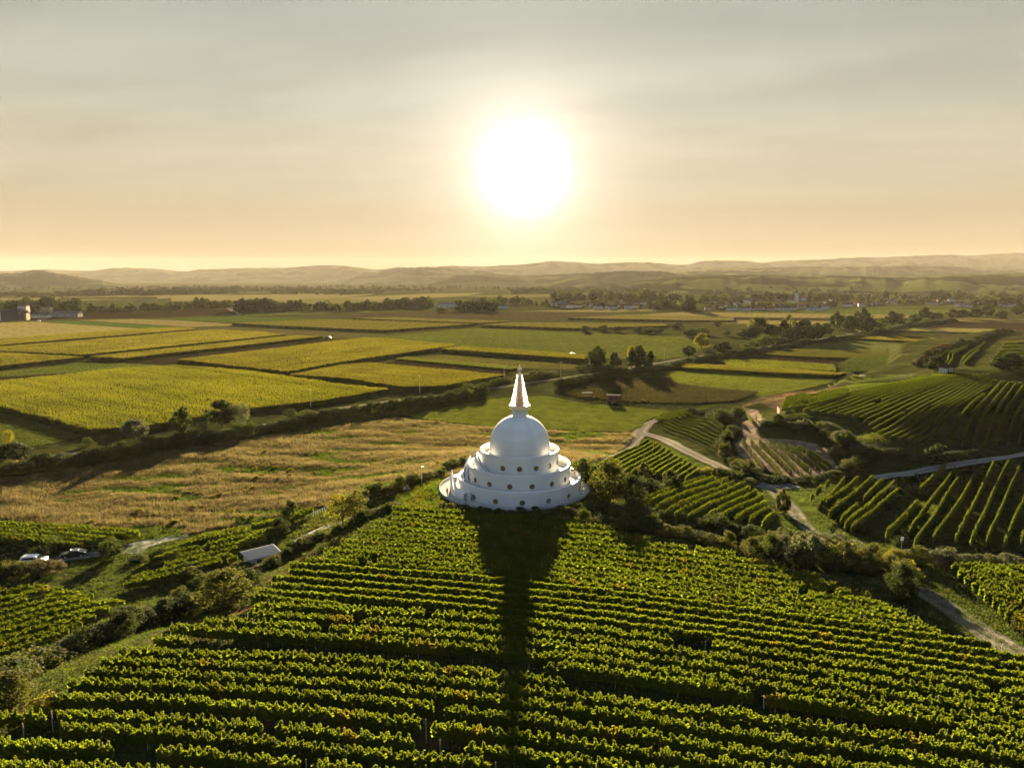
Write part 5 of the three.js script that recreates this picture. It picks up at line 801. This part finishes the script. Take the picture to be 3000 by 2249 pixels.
// ---------------------------------------------------------------- people
function body(joints, bones, extra) { // one continuous skin from tapered capsules
  const R = 44, mc = new MarchingCubes(R, std(1, 1, 1), false, false, 60000); mc.isolation = 0;
  const S = 1.15; // half size of the grid in metres
  const sd = (p, a, b, r0, r1) => { const bx = b[0] - a[0], by = b[1] - a[1], bz = b[2] - a[2], px = p[0] - a[0], py = p[1] - a[1], pz = p[2] - a[2], h = Math.min(1, Math.max(0, (px * bx + py * by + pz * bz) / (bx * bx + by * by + bz * bz + 1e-9))); return Math.hypot(px - bx * h, py - by * h, pz - bz * h) - lerp(r0, r1, h); };
  for (let k = 0; k < R; k++) for (let j = 0; j < R; j++) for (let i = 0; i < R; i++) {
    const p = [(i / R * 2 - 1) * S, (j / R * 2 - 1) * S + 0.95, (k / R * 2 - 1) * S]; let d = 9;
    for (const [a, b, r0, r1] of bones) { const e = sd(p, joints[a], joints[b], r0, r1), q = 0.035, h = Math.max(q - Math.abs(d - e), 0) / q; d = Math.min(d, e) - h * h * q * 0.25; }
    mc.field[i + j * R + k * R * R] = -d;
  }
  mc.update();
  const g = new THREE.BufferGeometry(), n = mc.count; g.setAttribute('position', new THREE.BufferAttribute(mc.positionArray.slice(0, n * 3), 3)); g.scale(S, S, S); g.translate(0, 0.95, 0); g.computeVertexNormals();
  return g;
}
const standJ = { hip: [0, 0.95, 0], chest: [0, 1.35, 0], neck: [0, 1.5, 0], head: [0, 1.65, 0.01], crown: [0, 1.7, 0], ls: [-0.19, 1.43, 0], rs: [0.19, 1.43, 0], le: [-0.25, 1.14, -0.03], re: [0.25, 1.14, -0.03], lw: [-0.22, 0.9, 0.06], rw: [0.24, 0.9, 0.06], lf: [-0.22, 0.82, 0.08], rf: [0.24, 0.82, 0.08], lh: [-0.09, 0.92, 0], rh: [0.09, 0.92, 0], lk: [-0.11, 0.5, 0.02], rk: [0.11, 0.5, 0.02], la: [-0.12, 0.09, 0], ra: [0.12, 0.09, 0], lt: [-0.14, 0.05, 0.15], rt: [0.14, 0.05, 0.15] };
const bones = [['hip', 'chest', 0.14, 0.15], ['chest', 'neck', 0.13, 0.06], ['neck', 'head', 0.05, 0.1], ['head', 'crown', 0.1, 0.095], ['chest', 'ls', 0.1, 0.07], ['chest', 'rs', 0.1, 0.07], ['ls', 'le', 0.062, 0.05], ['rs', 're', 0.062, 0.05], ['le', 'lw', 0.048, 0.036], ['re', 'rw', 0.048, 0.036], ['lw', 'lf', 0.04, 0.032], ['rw', 'rf', 0.04, 0.032], ['hip', 'lh', 0.13, 0.1], ['hip', 'rh', 0.13, 0.1], ['lh', 'lk', 0.095, 0.065], ['rh', 'rk', 0.095, 0.065], ['lk', 'la', 0.062, 0.045], ['rk', 'ra', 0.062, 0.045], ['la', 'lt', 0.05, 0.04], ['ra', 'rt', 0.05, 0.04]];
const sitJ = { ...standJ, lk: [-0.14, 0.95, 0.42], rk: [0.14, 0.95, 0.42], la: [-0.13, 0.53, 0.4], ra: [0.13, 0.53, 0.4], lt: [-0.14, 0.49, 0.54], rt: [0.14, 0.49, 0.54], lw: [-0.2, 1.03, 0.22], rw: [0.2, 1.03, 0.22], lf: [-0.18, 1.03, 0.3], rf: [0.18, 1.03, 0.3] };
const standG = body(standJ, bones), sitG = body(sitJ, bones);
function person(p, turn, geo, top_, legs, label, dy = 0) {
  const g = geo.clone(), n = g.attributes.position.count, col = new Float32Array(n * 3), P = g.attributes.position; // cloth colours by where skin, shirt and trousers meet
  for (let i = 0; i < n; i++) { const y = P.getY(i), x = Math.abs(P.getX(i)); const c = y > 1.75 || (y > 1.62 && P.getZ(i) < 0.02) ? [0.05, 0.03, 0.02] : y > 1.5 ? [0.42, 0.25, 0.17] : (x > 0.19 && y < 1.0 && y > 0.75) ? [0.42, 0.25, 0.17] : y > 0.98 ? top_ : y > 0.1 ? legs : [0.04, 0.04, 0.04]; col.set(c, i * 3); }
  g.setAttribute('color', new THREE.BufferAttribute(col, 3));
  const m = new THREE.Mesh(g, new THREE.MeshStandardMaterial({ vertexColors: true, roughness: 0.9 })); m.position.copy(p); m.position.y += dy; m.rotation.y = turn; top(m, 'person', label, 'person');
}
const terrace = (x, d) => V3(x, -0.6, -d);
person(terrace(-13.9, 152.2), 1.0, standG, [0.06, 0.06, 0.08], [0.05, 0.05, 0.06], 'person in dark clothes standing on the terrace beside the stupa stairs');
person(terrace(-13.2, 153.2), -1.2, standG, [0.55, 0.55, 0.5], [0.1, 0.1, 0.12], 'person in a light shirt facing the darkly dressed one on the terrace');
person(hit(1079, 1478), 2.6, standG, [0.7, 0.68, 0.62], [0.04, 0.04, 0.05], 'person in a white top and dark trousers standing on the grass by the footpath');
{ const p = hit(1186, 1440); person(p, 2.2, sitG, [0.3, 0.3, 0.32], [0.06, 0.07, 0.1], 'person in grey sitting on the bench by the path to the stupa', -0.42); person(p.clone().add(V3(0.75, H(p.x + 0.75, -p.z) - p.y, 0)), 2.0, sitG, [0.45, 0.3, 0.2], [0.08, 0.08, 0.1], 'person in tan sitting beside the grey one on the bench', -0.42);
  const b = new THREE.Group(); b.position.copy(p).add(V3(0.4, 0, 0)); b.rotation.y = 2.2; part(b, 'seat', boxAt(1.9, 0.06, 0.42, 0, 0.4, 0), woodMat); for (const x of [-0.8, 0.8]) part(b, 'leg', boxAt(0.08, 0.4, 0.36, x, 0.19, 0), woodMat); top(b, 'bench', 'wooden bench on the slope left of the stupa', 'bench'); }

// ---------------------------------------------------------------- vehicles
function car(p, turn, paint, label, suv, s = 1) {
  const root = new THREE.Group(); root.position.copy(p); root.rotation.y = turn; root.scale.setScalar(s);
  const prof = suv ? [[-2.25, 0.45], [-2.3, 0.8], [-2.2, 1.05], [-1.95, 1.6], [-1.7, 1.68], [0.1, 1.7], [0.55, 1.6], [1.15, 1.1], [2.1, 0.95], [2.28, 0.7], [2.25, 0.4]] : [[-2.2, 0.4], [-2.28, 0.75], [-2.1, 0.98], [-1.45, 1.05], [-0.85, 1.4], [-0.3, 1.46], [0.3, 1.4], [1.0, 1.0], [2.0, 0.86], [2.22, 0.62], [2.2, 0.36]];
  const sh = new THREE.Shape(prof.map(([x, y]) => new THREE.Vector2(x, y))), g = new THREE.ExtrudeGeometry(sh, { depth: 1.5, bevelEnabled: true, bevelSize: 0.1, bevelThickness: 0.12, bevelSegments: 3 }); g.translate(0, 0, -0.75);
  part(root, 'body', g, new THREE.MeshPhysicalMaterial({ color: C(...paint), roughness: 0.35, metalness: 0.2, clearcoat: 1, clearcoatRoughness: 0.06 }));
  const gp = suv ? [[-1.8, 1.12], [-1.7, 1.55], [0.1, 1.58], [0.85, 1.12]] : [[-1.2, 1.06], [-0.8, 1.33], [0.25, 1.33], [0.8, 1.04]], gs = new THREE.Shape(gp.map(([x, y]) => new THREE.Vector2(x, y)));
  for (const z of [-0.9, 0.9]) { const w = new THREE.ExtrudeGeometry(gs, { depth: 0.02, bevelEnabled: false }); w.translate(0, 0, z - 0.01); part(root, 'side_window', w, glassMat); }
  const ws = boxAt(0.02, suv ? 0.62 : 0.55, 1.35, 0, 0, 0); const wf = part(root, 'windscreen', ws, glassMat); wf.position.set(suv ? 0.98 : 0.78, suv ? 1.38 : 1.24, 0); wf.rotation.z = 0.92; const wr = part(root, 'rear_window', ws, glassMat); wr.position.set(suv ? -2.14 : -1.28, suv ? 1.38 : 1.27, 0); wr.rotation.z = suv ? -0.42 : -1.0;
  for (const x of [-1.38, 1.38]) for (const z of [-0.82, 0.82]) { const w = new THREE.CylinderGeometry(0.33, 0.33, 0.22, 18); w.rotateX(Math.PI / 2); const t = part(root, 'wheel', w, std(0.02, 0.02, 0.02, 0.8)); t.position.set(x, 0.33, z); const h = new THREE.CylinderGeometry(0.2, 0.2, 0.24, 12); h.rotateX(Math.PI / 2); part(t, 'rim', h, std(0.5, 0.5, 0.5, 0.3, 0.8)); }
  for (const z of [-0.6, 0.6]) { part(root, 'headlight', boxAt(0.08, 0.14, 0.3, 2.3, 0.72, z), std(0.8, 0.8, 0.78, 0.1)); part(root, 'tail_light', boxAt(0.08, 0.18, 0.24, -2.36, 0.85, z), std(0.3, 0.02, 0.02, 0.3)); }
  top(root, 'parked_car', label, 'car');
}
{
  const on = (x, y) => { const p = hit(x, y); p.y += 0.08; return p; };
  car(on(216, 1632), 0.35 + Math.PI, [0.02, 0.025, 0.03], 'dark parked car on the gravel track beside the round bush', false);
  car(on(100, 1652), 0.2, [0.75, 0.75, 0.74], 'white parked car half hidden by brownish bushes', true);
  const f = (x, y) => { const p = plainAt(x, y); p.y += 0.15; return p; };
  car(f(962, 991), 0.1, [0.05, 0.05, 0.06], 'tiny dark car on the field road between corn blocks', true);
  car(f(112, 942), 0.1, [0.8, 0.8, 0.8], 'tiny white car at the edge of the pale stubble field', true);
  car(f(1680, 1041), 0.05, [0.8, 0.8, 0.78], 'white car on the field road beside the plain tree clump', true);
}
{ // old flatbed trailer and box wagon by the fence
  const p = plainAt(1720, 1166), root = new THREE.Group(); root.position.copy(p); root.rotation.y = 0.15; part(root, 'bed', boxAt(5.2, 0.3, 2.1, 0, 1.0, 0), woodMat); part(root, 'canopy', boxAt(5.0, 0.1, 2.2, 0, 2.6, 0), std(0.16, 0.16, 0.15)); for (const x of [-2.3, 2.3]) for (const z of [-0.95, 0.95]) part(root, 'post', boxAt(0.1, 1.5, 0.1, x, 1.85, z), woodMat); for (const x of [-1.6, 1.6]) for (const z of [-0.95, 0.95]) { const w = new THREE.CylinderGeometry(0.45, 0.45, 0.25, 14); w.rotateX(Math.PI / 2); const m = part(root, 'wheel', w, std(0.02, 0.02, 0.02)); m.position.set(x, 0.45, z); } top(root, 'farm_trailer', 'roofed flat farm trailer parked behind the meadow fence', 'trailer');
  const q = plainAt(1797, 1178), r2 = new THREE.Group(); r2.position.copy(q); r2.rotation.y = -0.1; part(r2, 'box', boxAt(6.0, 2.6, 2.4, 0, 1.9, 0), std(0.12, 0.06, 0.04)); const rf = new THREE.CylinderGeometry(1.6, 1.6, 6.2, 16, 1, false, -0.85, 1.7); rf.rotateZ(Math.PI / 2); rf.rotateX(-Math.PI / 2 * 0); rf.scale(1, 1, 1); const rfm = part(r2, 'roof', boxAt(6.3, 0.18, 2.7, 0, 3.28, 0), std(0.12, 0.11, 0.1)); part(r2, 'door', boxAt(0.9, 1.9, 0.06, -1, 1.65, 1.22), woodMat); part(r2, 'window', boxAt(0.8, 0.7, 0.06, 1.2, 2.1, 1.22), glassMat); for (const x of [-2, 2]) for (const z of [-1, 1]) { const w = new THREE.CylinderGeometry(0.5, 0.5, 0.25, 14); w.rotateX(Math.PI / 2); const m = part(r2, 'wheel', w, std(0.02, 0.02, 0.02)); m.position.set(x, 0.5, z); } top(r2, 'box_wagon', 'dark brown box wagon standing by the meadow fence', 'wagon');
}
// meadow fence
{
  const pg = new THREE.CylinderGeometry(0.07, 0.08, 1.5, 6); pg.translate(0, 0.7, 0); const a = plainAt(1610, 1171), b = plainAt(1990, 1197), root = new THREE.Group(); root.position.copy(a);
  for (let i = 0; i <= 22; i++) { const t = i / 22, m = part(root, 'fence_post', pg, woodMat); m.position.set((b.x - a.x) * t, 0, (b.z - a.z) * t); m.rotation.z = (hash(i, 3) - 0.5) * 0.1; }
  const len = a.distanceTo(b), rail = (y) => { const g = new THREE.CylinderGeometry(0.025, 0.025, len, 5); g.rotateZ(Math.PI / 2); g.rotateY(-Math.atan2(b.z - a.z, b.x - a.x)); g.translate((b.x - a.x) / 2, y, (b.z - a.z) / 2); return g; };
  for (const y of [0.6, 1.2]) part(root, 'fence_wire', rail(y), woodMat);
  top(root, 'fence', 'post and wire fence along the far edge of the green meadow', 'fence');
}
{ // short white fence by the footpath
  const a = hit(911, 1515), b = hit(957, 1494), root = new THREE.Group(); root.position.copy(a); const wm = std(0.6, 0.6, 0.58), pg = boxAt(0.09, 1.0, 0.09, 0, 0.45, 0);
  for (let i = 0; i <= 7; i++) { const t = i / 7, x = lerp(a.x, b.x, t), z = lerp(a.z, b.z, t), m = part(root, 'fence_post', pg, wm); m.position.set(x - a.x, H(x, -z) - a.y, z - a.z); }
  const pts = [0, 0.5, 1].map((t) => { const x = lerp(a.x, b.x, t), z = lerp(a.z, b.z, t); return V3(x - a.x, H(x, -z) - a.y + 0.85, z - a.z); }); part(root, 'fence_rail', new THREE.TubeGeometry(new THREE.CatmullRomCurve3(pts), 12, 0.045, 5), wm);
  top(root, 'white_fence', 'short white post fence beside the airy yellow-green tree', 'fence');
}
// utility poles
{
  const pole = new THREE.CylinderGeometry(0.1, 0.16, 9, 7); pole.translate(0, 4.4, 0); const pm = std(0.3, 0.25, 0.2);
  for (const [x, y, h, lab] of [[1230, 1150, 9, 'wooden pole beside the corn field left of the spire'], [1477, 1118, 8, 'wooden pole with a cross-arm just left of the spire'], [1643, 1104, 9, 'wooden pole in the thicket right of the spire'], [1797, 1082, 9, 'wooden pole in front of the plain tree clump'], [1946, 1055, 8, 'wooden pole beside the track beyond the clump'], [910, 1190, 8, 'wooden pole at the corn edge above the hedge'], [2292, 1000, 8, 'pale pole below the track trees']]) { const r = new THREE.Group(); r.position.copy(plainAt(x, y)); const p = part(r, 'pole', pole, pm); p.scale.y = h / 9; const c = part(r, 'cross_arm', boxAt(1.6, 0.12, 0.12, 0, h - 0.7, 0), pm); for (const s of [-0.65, 0.65]) part(r, 'insulator', boxAt(0.1, 0.2, 0.1, s, h - 0.54, 0), std(0.6, 0.6, 0.6, 0.3)); top(r, 'utility_pole', lab, 'pole'); }
  const lp = hit(1236, 1432), lr = new THREE.Group(); lr.position.copy(lp); const lpole = new THREE.CylinderGeometry(0.05, 0.07, 5.2, 8); lpole.translate(0, 2.6, 0); part(lr, 'pole', lpole, std(0.4, 0.4, 0.38, 0.4, 0.6)); part(lr, 'lamp_head', boxAt(0.6, 0.1, 0.2, 0.25, 5.2, 0), std(0.5, 0.5, 0.48, 0.4, 0.5)); top(lr, 'lamp_post', 'slim grey lamp post on the path left of the stupa', 'lamp post');
}
// white stakes, net banner, small sign
{
  const g = new THREE.CylinderGeometry(0.045, 0.05, 1.3, 6); g.translate(0, 0.62, 0);
  for (const [x, y] of [[505, 2082], [196, 2070], [975, 2075], [993, 2078], [2935, 1915], [2238, 2075]]) { const p = hit(x, y); const r = new THREE.Group(); r.position.copy(p); part(r, 'stake_post', g, stakeMat); part(r, 'stake_cap', boxAt(0.12, 0.05, 0.12, 0, 1.28, 0), stakeMat); r.rotation.z = (hash(x, y) - 0.5) * 0.15; top(r, 'marker_stake', 'pale marker stake standing in a gap of a near vine row', 'stake', 'pale stakes among the near vines'); }
  const b = hit(2276, 1225), r = new THREE.Group(); r.position.copy(b); r.rotation.y = 0.4; part(r, 'mast', boxAt(0.08, 4.2, 0.08, 0, 2.1, 0), stakeMat);
  const s = new THREE.Shape([[0, 4.1], [1.0, 3.2], [1.05, 1.9], [0.6, 1.3], [0.05, 2.2]].map(([x, y]) => new THREE.Vector2(x, y))), fg = new THREE.ExtrudeGeometry(s, { depth: 0.02, bevelEnabled: false }); part(r, 'cloth', fg, new THREE.MeshPhysicalMaterial({ color: C(0.75, 0.6, 0.58), roughness: 1, transmission: 0.35, thickness: 0, side: THREE.DoubleSide })); top(r, 'banner', 'pinkish white cloth banner on a pole above the hollow', 'banner');
  const sp_ = hit(2640, 1632), sr = new THREE.Group(); sr.position.copy(sp_); part(sr, 'post', boxAt(0.06, 3.4, 0.06, 0, 1.7, -0.04), stakeMat); part(sr, 'plate', boxAt(0.5, 0.7, 0.03, 0, 3.3, 0), std(0.75, 0.76, 0.78, 0.4)); top(sr, 'sign', 'small white sign in the thicket above the gravel lane', 'sign');
}

// ---------------------------------------------------------------- dry meadow, grass tufts
const tuftGeo = (seed, n, lean) => { const r = rngOf(seed), p = []; for (let i = 0; i < n; i++) { const x = (r() - 0.5) * 1.1, z = (r() - 0.5) * 1.1, a = r() * 6.3, w = 0.03 + r() * 0.035, h = 0.4 + r() * 0.6, lx = (r() - 0.5) * lean, lz = (r() - 0.5) * lean, c = Math.cos(a) * w, s = Math.sin(a) * w; p.push(x - c, -0.08, z - s, x + c, -0.08, z + s, x + lx, h, z + lz); } const g = new THREE.BufferGeometry(); g.setAttribute('position', new THREE.Float32BufferAttribute(p, 3)); return g; };
const tuft = [tuftGeo(1, 34, 0.7), tuftGeo(2, 34, 1.0)];
const dryMat = leafMat(0.08732, 0.07104, 0.02664, 0.5), grassMat = leafMat(0.0555, 0.06512, 0.00518, 0.55);
function scatter(pixPoly, step, fn, seed, inMetres = false) {
  const poly = inMetres ? pixPoly : worldPoly(pixPoly), r = rngOf(seed), x0 = Math.min(...poly.map((p) => p[0])), x1 = Math.max(...poly.map((p) => p[0])), d0 = Math.min(...poly.map((p) => p[1])), d1 = Math.max(...poly.map((p) => p[1])), out = [];
  for (let x = x0; x < x1; x += step) for (let d = d0; d < d1; d += step) { const xx = x + (r() - 0.5) * step * 1.4, dd = d + (r() - 0.5) * step * 1.4; if (Math.abs(xx) > dd * 0.76 + 5 || !inPoly(poly, xx, dd)) continue; const it = fn(xx, dd, r); if (it) out.push({ p: onGround(xx, dd), ry: r() * 6.3, ...it }); }
  return out;
}
{
  const fn = (dry) => (x, d, r) => { const band = fbm(x / 16 - d / 30, d / 5.0 + x / 40, 3), g = fbm(x / 30 + 50, d / 18, 3); const isDry = band + (g - 0.5) * 0.8 > 0.37; if (isDry !== dry) return null; if (Math.hypot(x - 1.67, d - 158) < 19) return null; const k = 0.6 + 0.8 * r() * (0.5 + band), hgt = dry ? 0.5 + 1.3 * Math.max(0, band - 0.25) * (0.6 + r()) : 0.3 + 0.5 * r(); return { s: [1.25, hgt, 1.25], c: dry ? C(k, k * (0.9 + 0.15 * r()), k * 0.9) : C(k * (0.8 + 0.9 * Math.max(0, g - 0.5)), k, k) }; };
  const root = new THREE.Group(); instanced(root, 'dry_grass', tuft[0], dryMat, scatter(MEADOW, 0.95, fn(true), 61)); instanced(root, 'green_grass', tuft[1], grassMat, scatter(MEADOW, 0.95, fn(false), 61));
  top(root, 'dry_meadow', 'golden overgrown meadow of dry grass and weeds left of the stupa', 'meadow', undefined, 'stuff');
  // goldenrod clumps
  const gr = new THREE.Group(); instanced(gr, 'flower_head', CR.shrub[1], LEAF.yellow, scatter(MEADOW, 7, (x, d, r) => (fbm(x / 20, d / 20 + 9, 2) > 0.5 && r() < 0.55 && Math.hypot(x - 1.67, d - 158) > 20 ? { s: [0.9 + r(), 0.7 + 0.6 * r(), 0.9 + r()], c: C(1.2, 1.1, 1) } : null), 62)); top(gr, 'goldenrod', 'yellow flowering weeds dotted over the dry meadow', 'flowers', undefined, 'stuff');
}
{ // grass on the near ground
  const near = [[-70, 40], [90, 40], [150, 120], [150, 170], [20, 140], [-60, 150], [-110, 165], [-130, 130], [-110, 90]];
  const items = scatter(near.map((p) => p), 1.05, (x, d, r) => { const n = fbm(x / 8, d / 8, 3); if (n < 0.40) return null; const k = 0.45 + 0.7 * r(); return { s: [1.1, 0.22 + 0.3 * n * r(), 1.1], c: C(k * (0.8 + 0.8 * Math.max(0, n - 0.5)), k, k) }; }, 63, true);
  const rt = new THREE.Group(); instanced(rt, 'grass_blade', tuft[1], grassMat, items); top(rt, 'vineyard_grass', 'short grass between the vine rows', 'grass', undefined, 'stuff');
  const right = [[[1900, 1290], [2150, 1390], [2280, 1420], [2560, 1400], [3000, 1340], [3000, 1900], [2700, 1740], [2400, 1640], [2100, 1570], [1850, 1500], [1780, 1400]], [[2300, 1210], [2480, 1130], [2900, 1110], [3000, 1120], [3000, 1320], [2700, 1320], [2500, 1310]]];
  right.forEach((p, i) => { const it = scatter(p, 1.25, (x, d, r) => { const n = fbm(x / 9, d / 9, 3); if (n < 0.36) return null; const k = 0.5 + 0.7 * r(); return { s: [1.3, 0.22 + 0.35 * n * r(), 1.3], c: C(k * (0.85 + 0.9 * Math.max(0, n - 0.5)), k, k) }; }, 64 + i); const g = new THREE.Group(); instanced(g, 'grass_blade', tuft[1], grassMat, it); top(g, 'slope_grass', i ? 'sparse grass on the round vineyard hillside' : 'grass of the slopes right of the stupa', 'grass', undefined, 'stuff'); });
  const left = scatter([[0, 1640], [300, 1600], [560, 1580], [900, 1500], [1150, 1470], [1150, 1500], [900, 1600], [760, 1690], [600, 1780], [300, 1880], [0, 2000]], 1.15, (x, d, r) => { const n = fbm(x / 9 + 5, d / 9, 3); if (n < 0.36) return null; const k = 0.5 + 0.8 * r(); return { s: [1.2, 0.25 + 0.45 * n * r(), 1.2], c: C(k * (0.85 + 0.9 * Math.max(0, n - 0.5)), k, k) }; }, 67);
  left.push(...scatter([[1150, 1470], [1280, 1400], [1300, 1380], [1290, 1440], [1300, 1490], [1180, 1500]], 0.9, (x, d, r) => (Math.hypot(x - 0.6, d - 158) < 17.6 ? null : { s: [1.2, 0.5 + 0.7 * r(), 1.2], c: C(0.6 + 0.6 * r(), 0.7 + 0.5 * r(), 0.8) }), 68));
  const lg = new THREE.Group(); instanced(lg, 'grass_blade', tuft[1], grassMat, left); top(lg, 'bank_grass', 'rough grass around the shed and the left bank', 'grass', undefined, 'stuff');
}

scene.traverse((o) => { if (o.isMesh) { o.castShadow = true; o.receiveShadow = true; } });
console.log('blades', bladeCount, 'top', scene.children.length);
renderer.render(scene, camera);
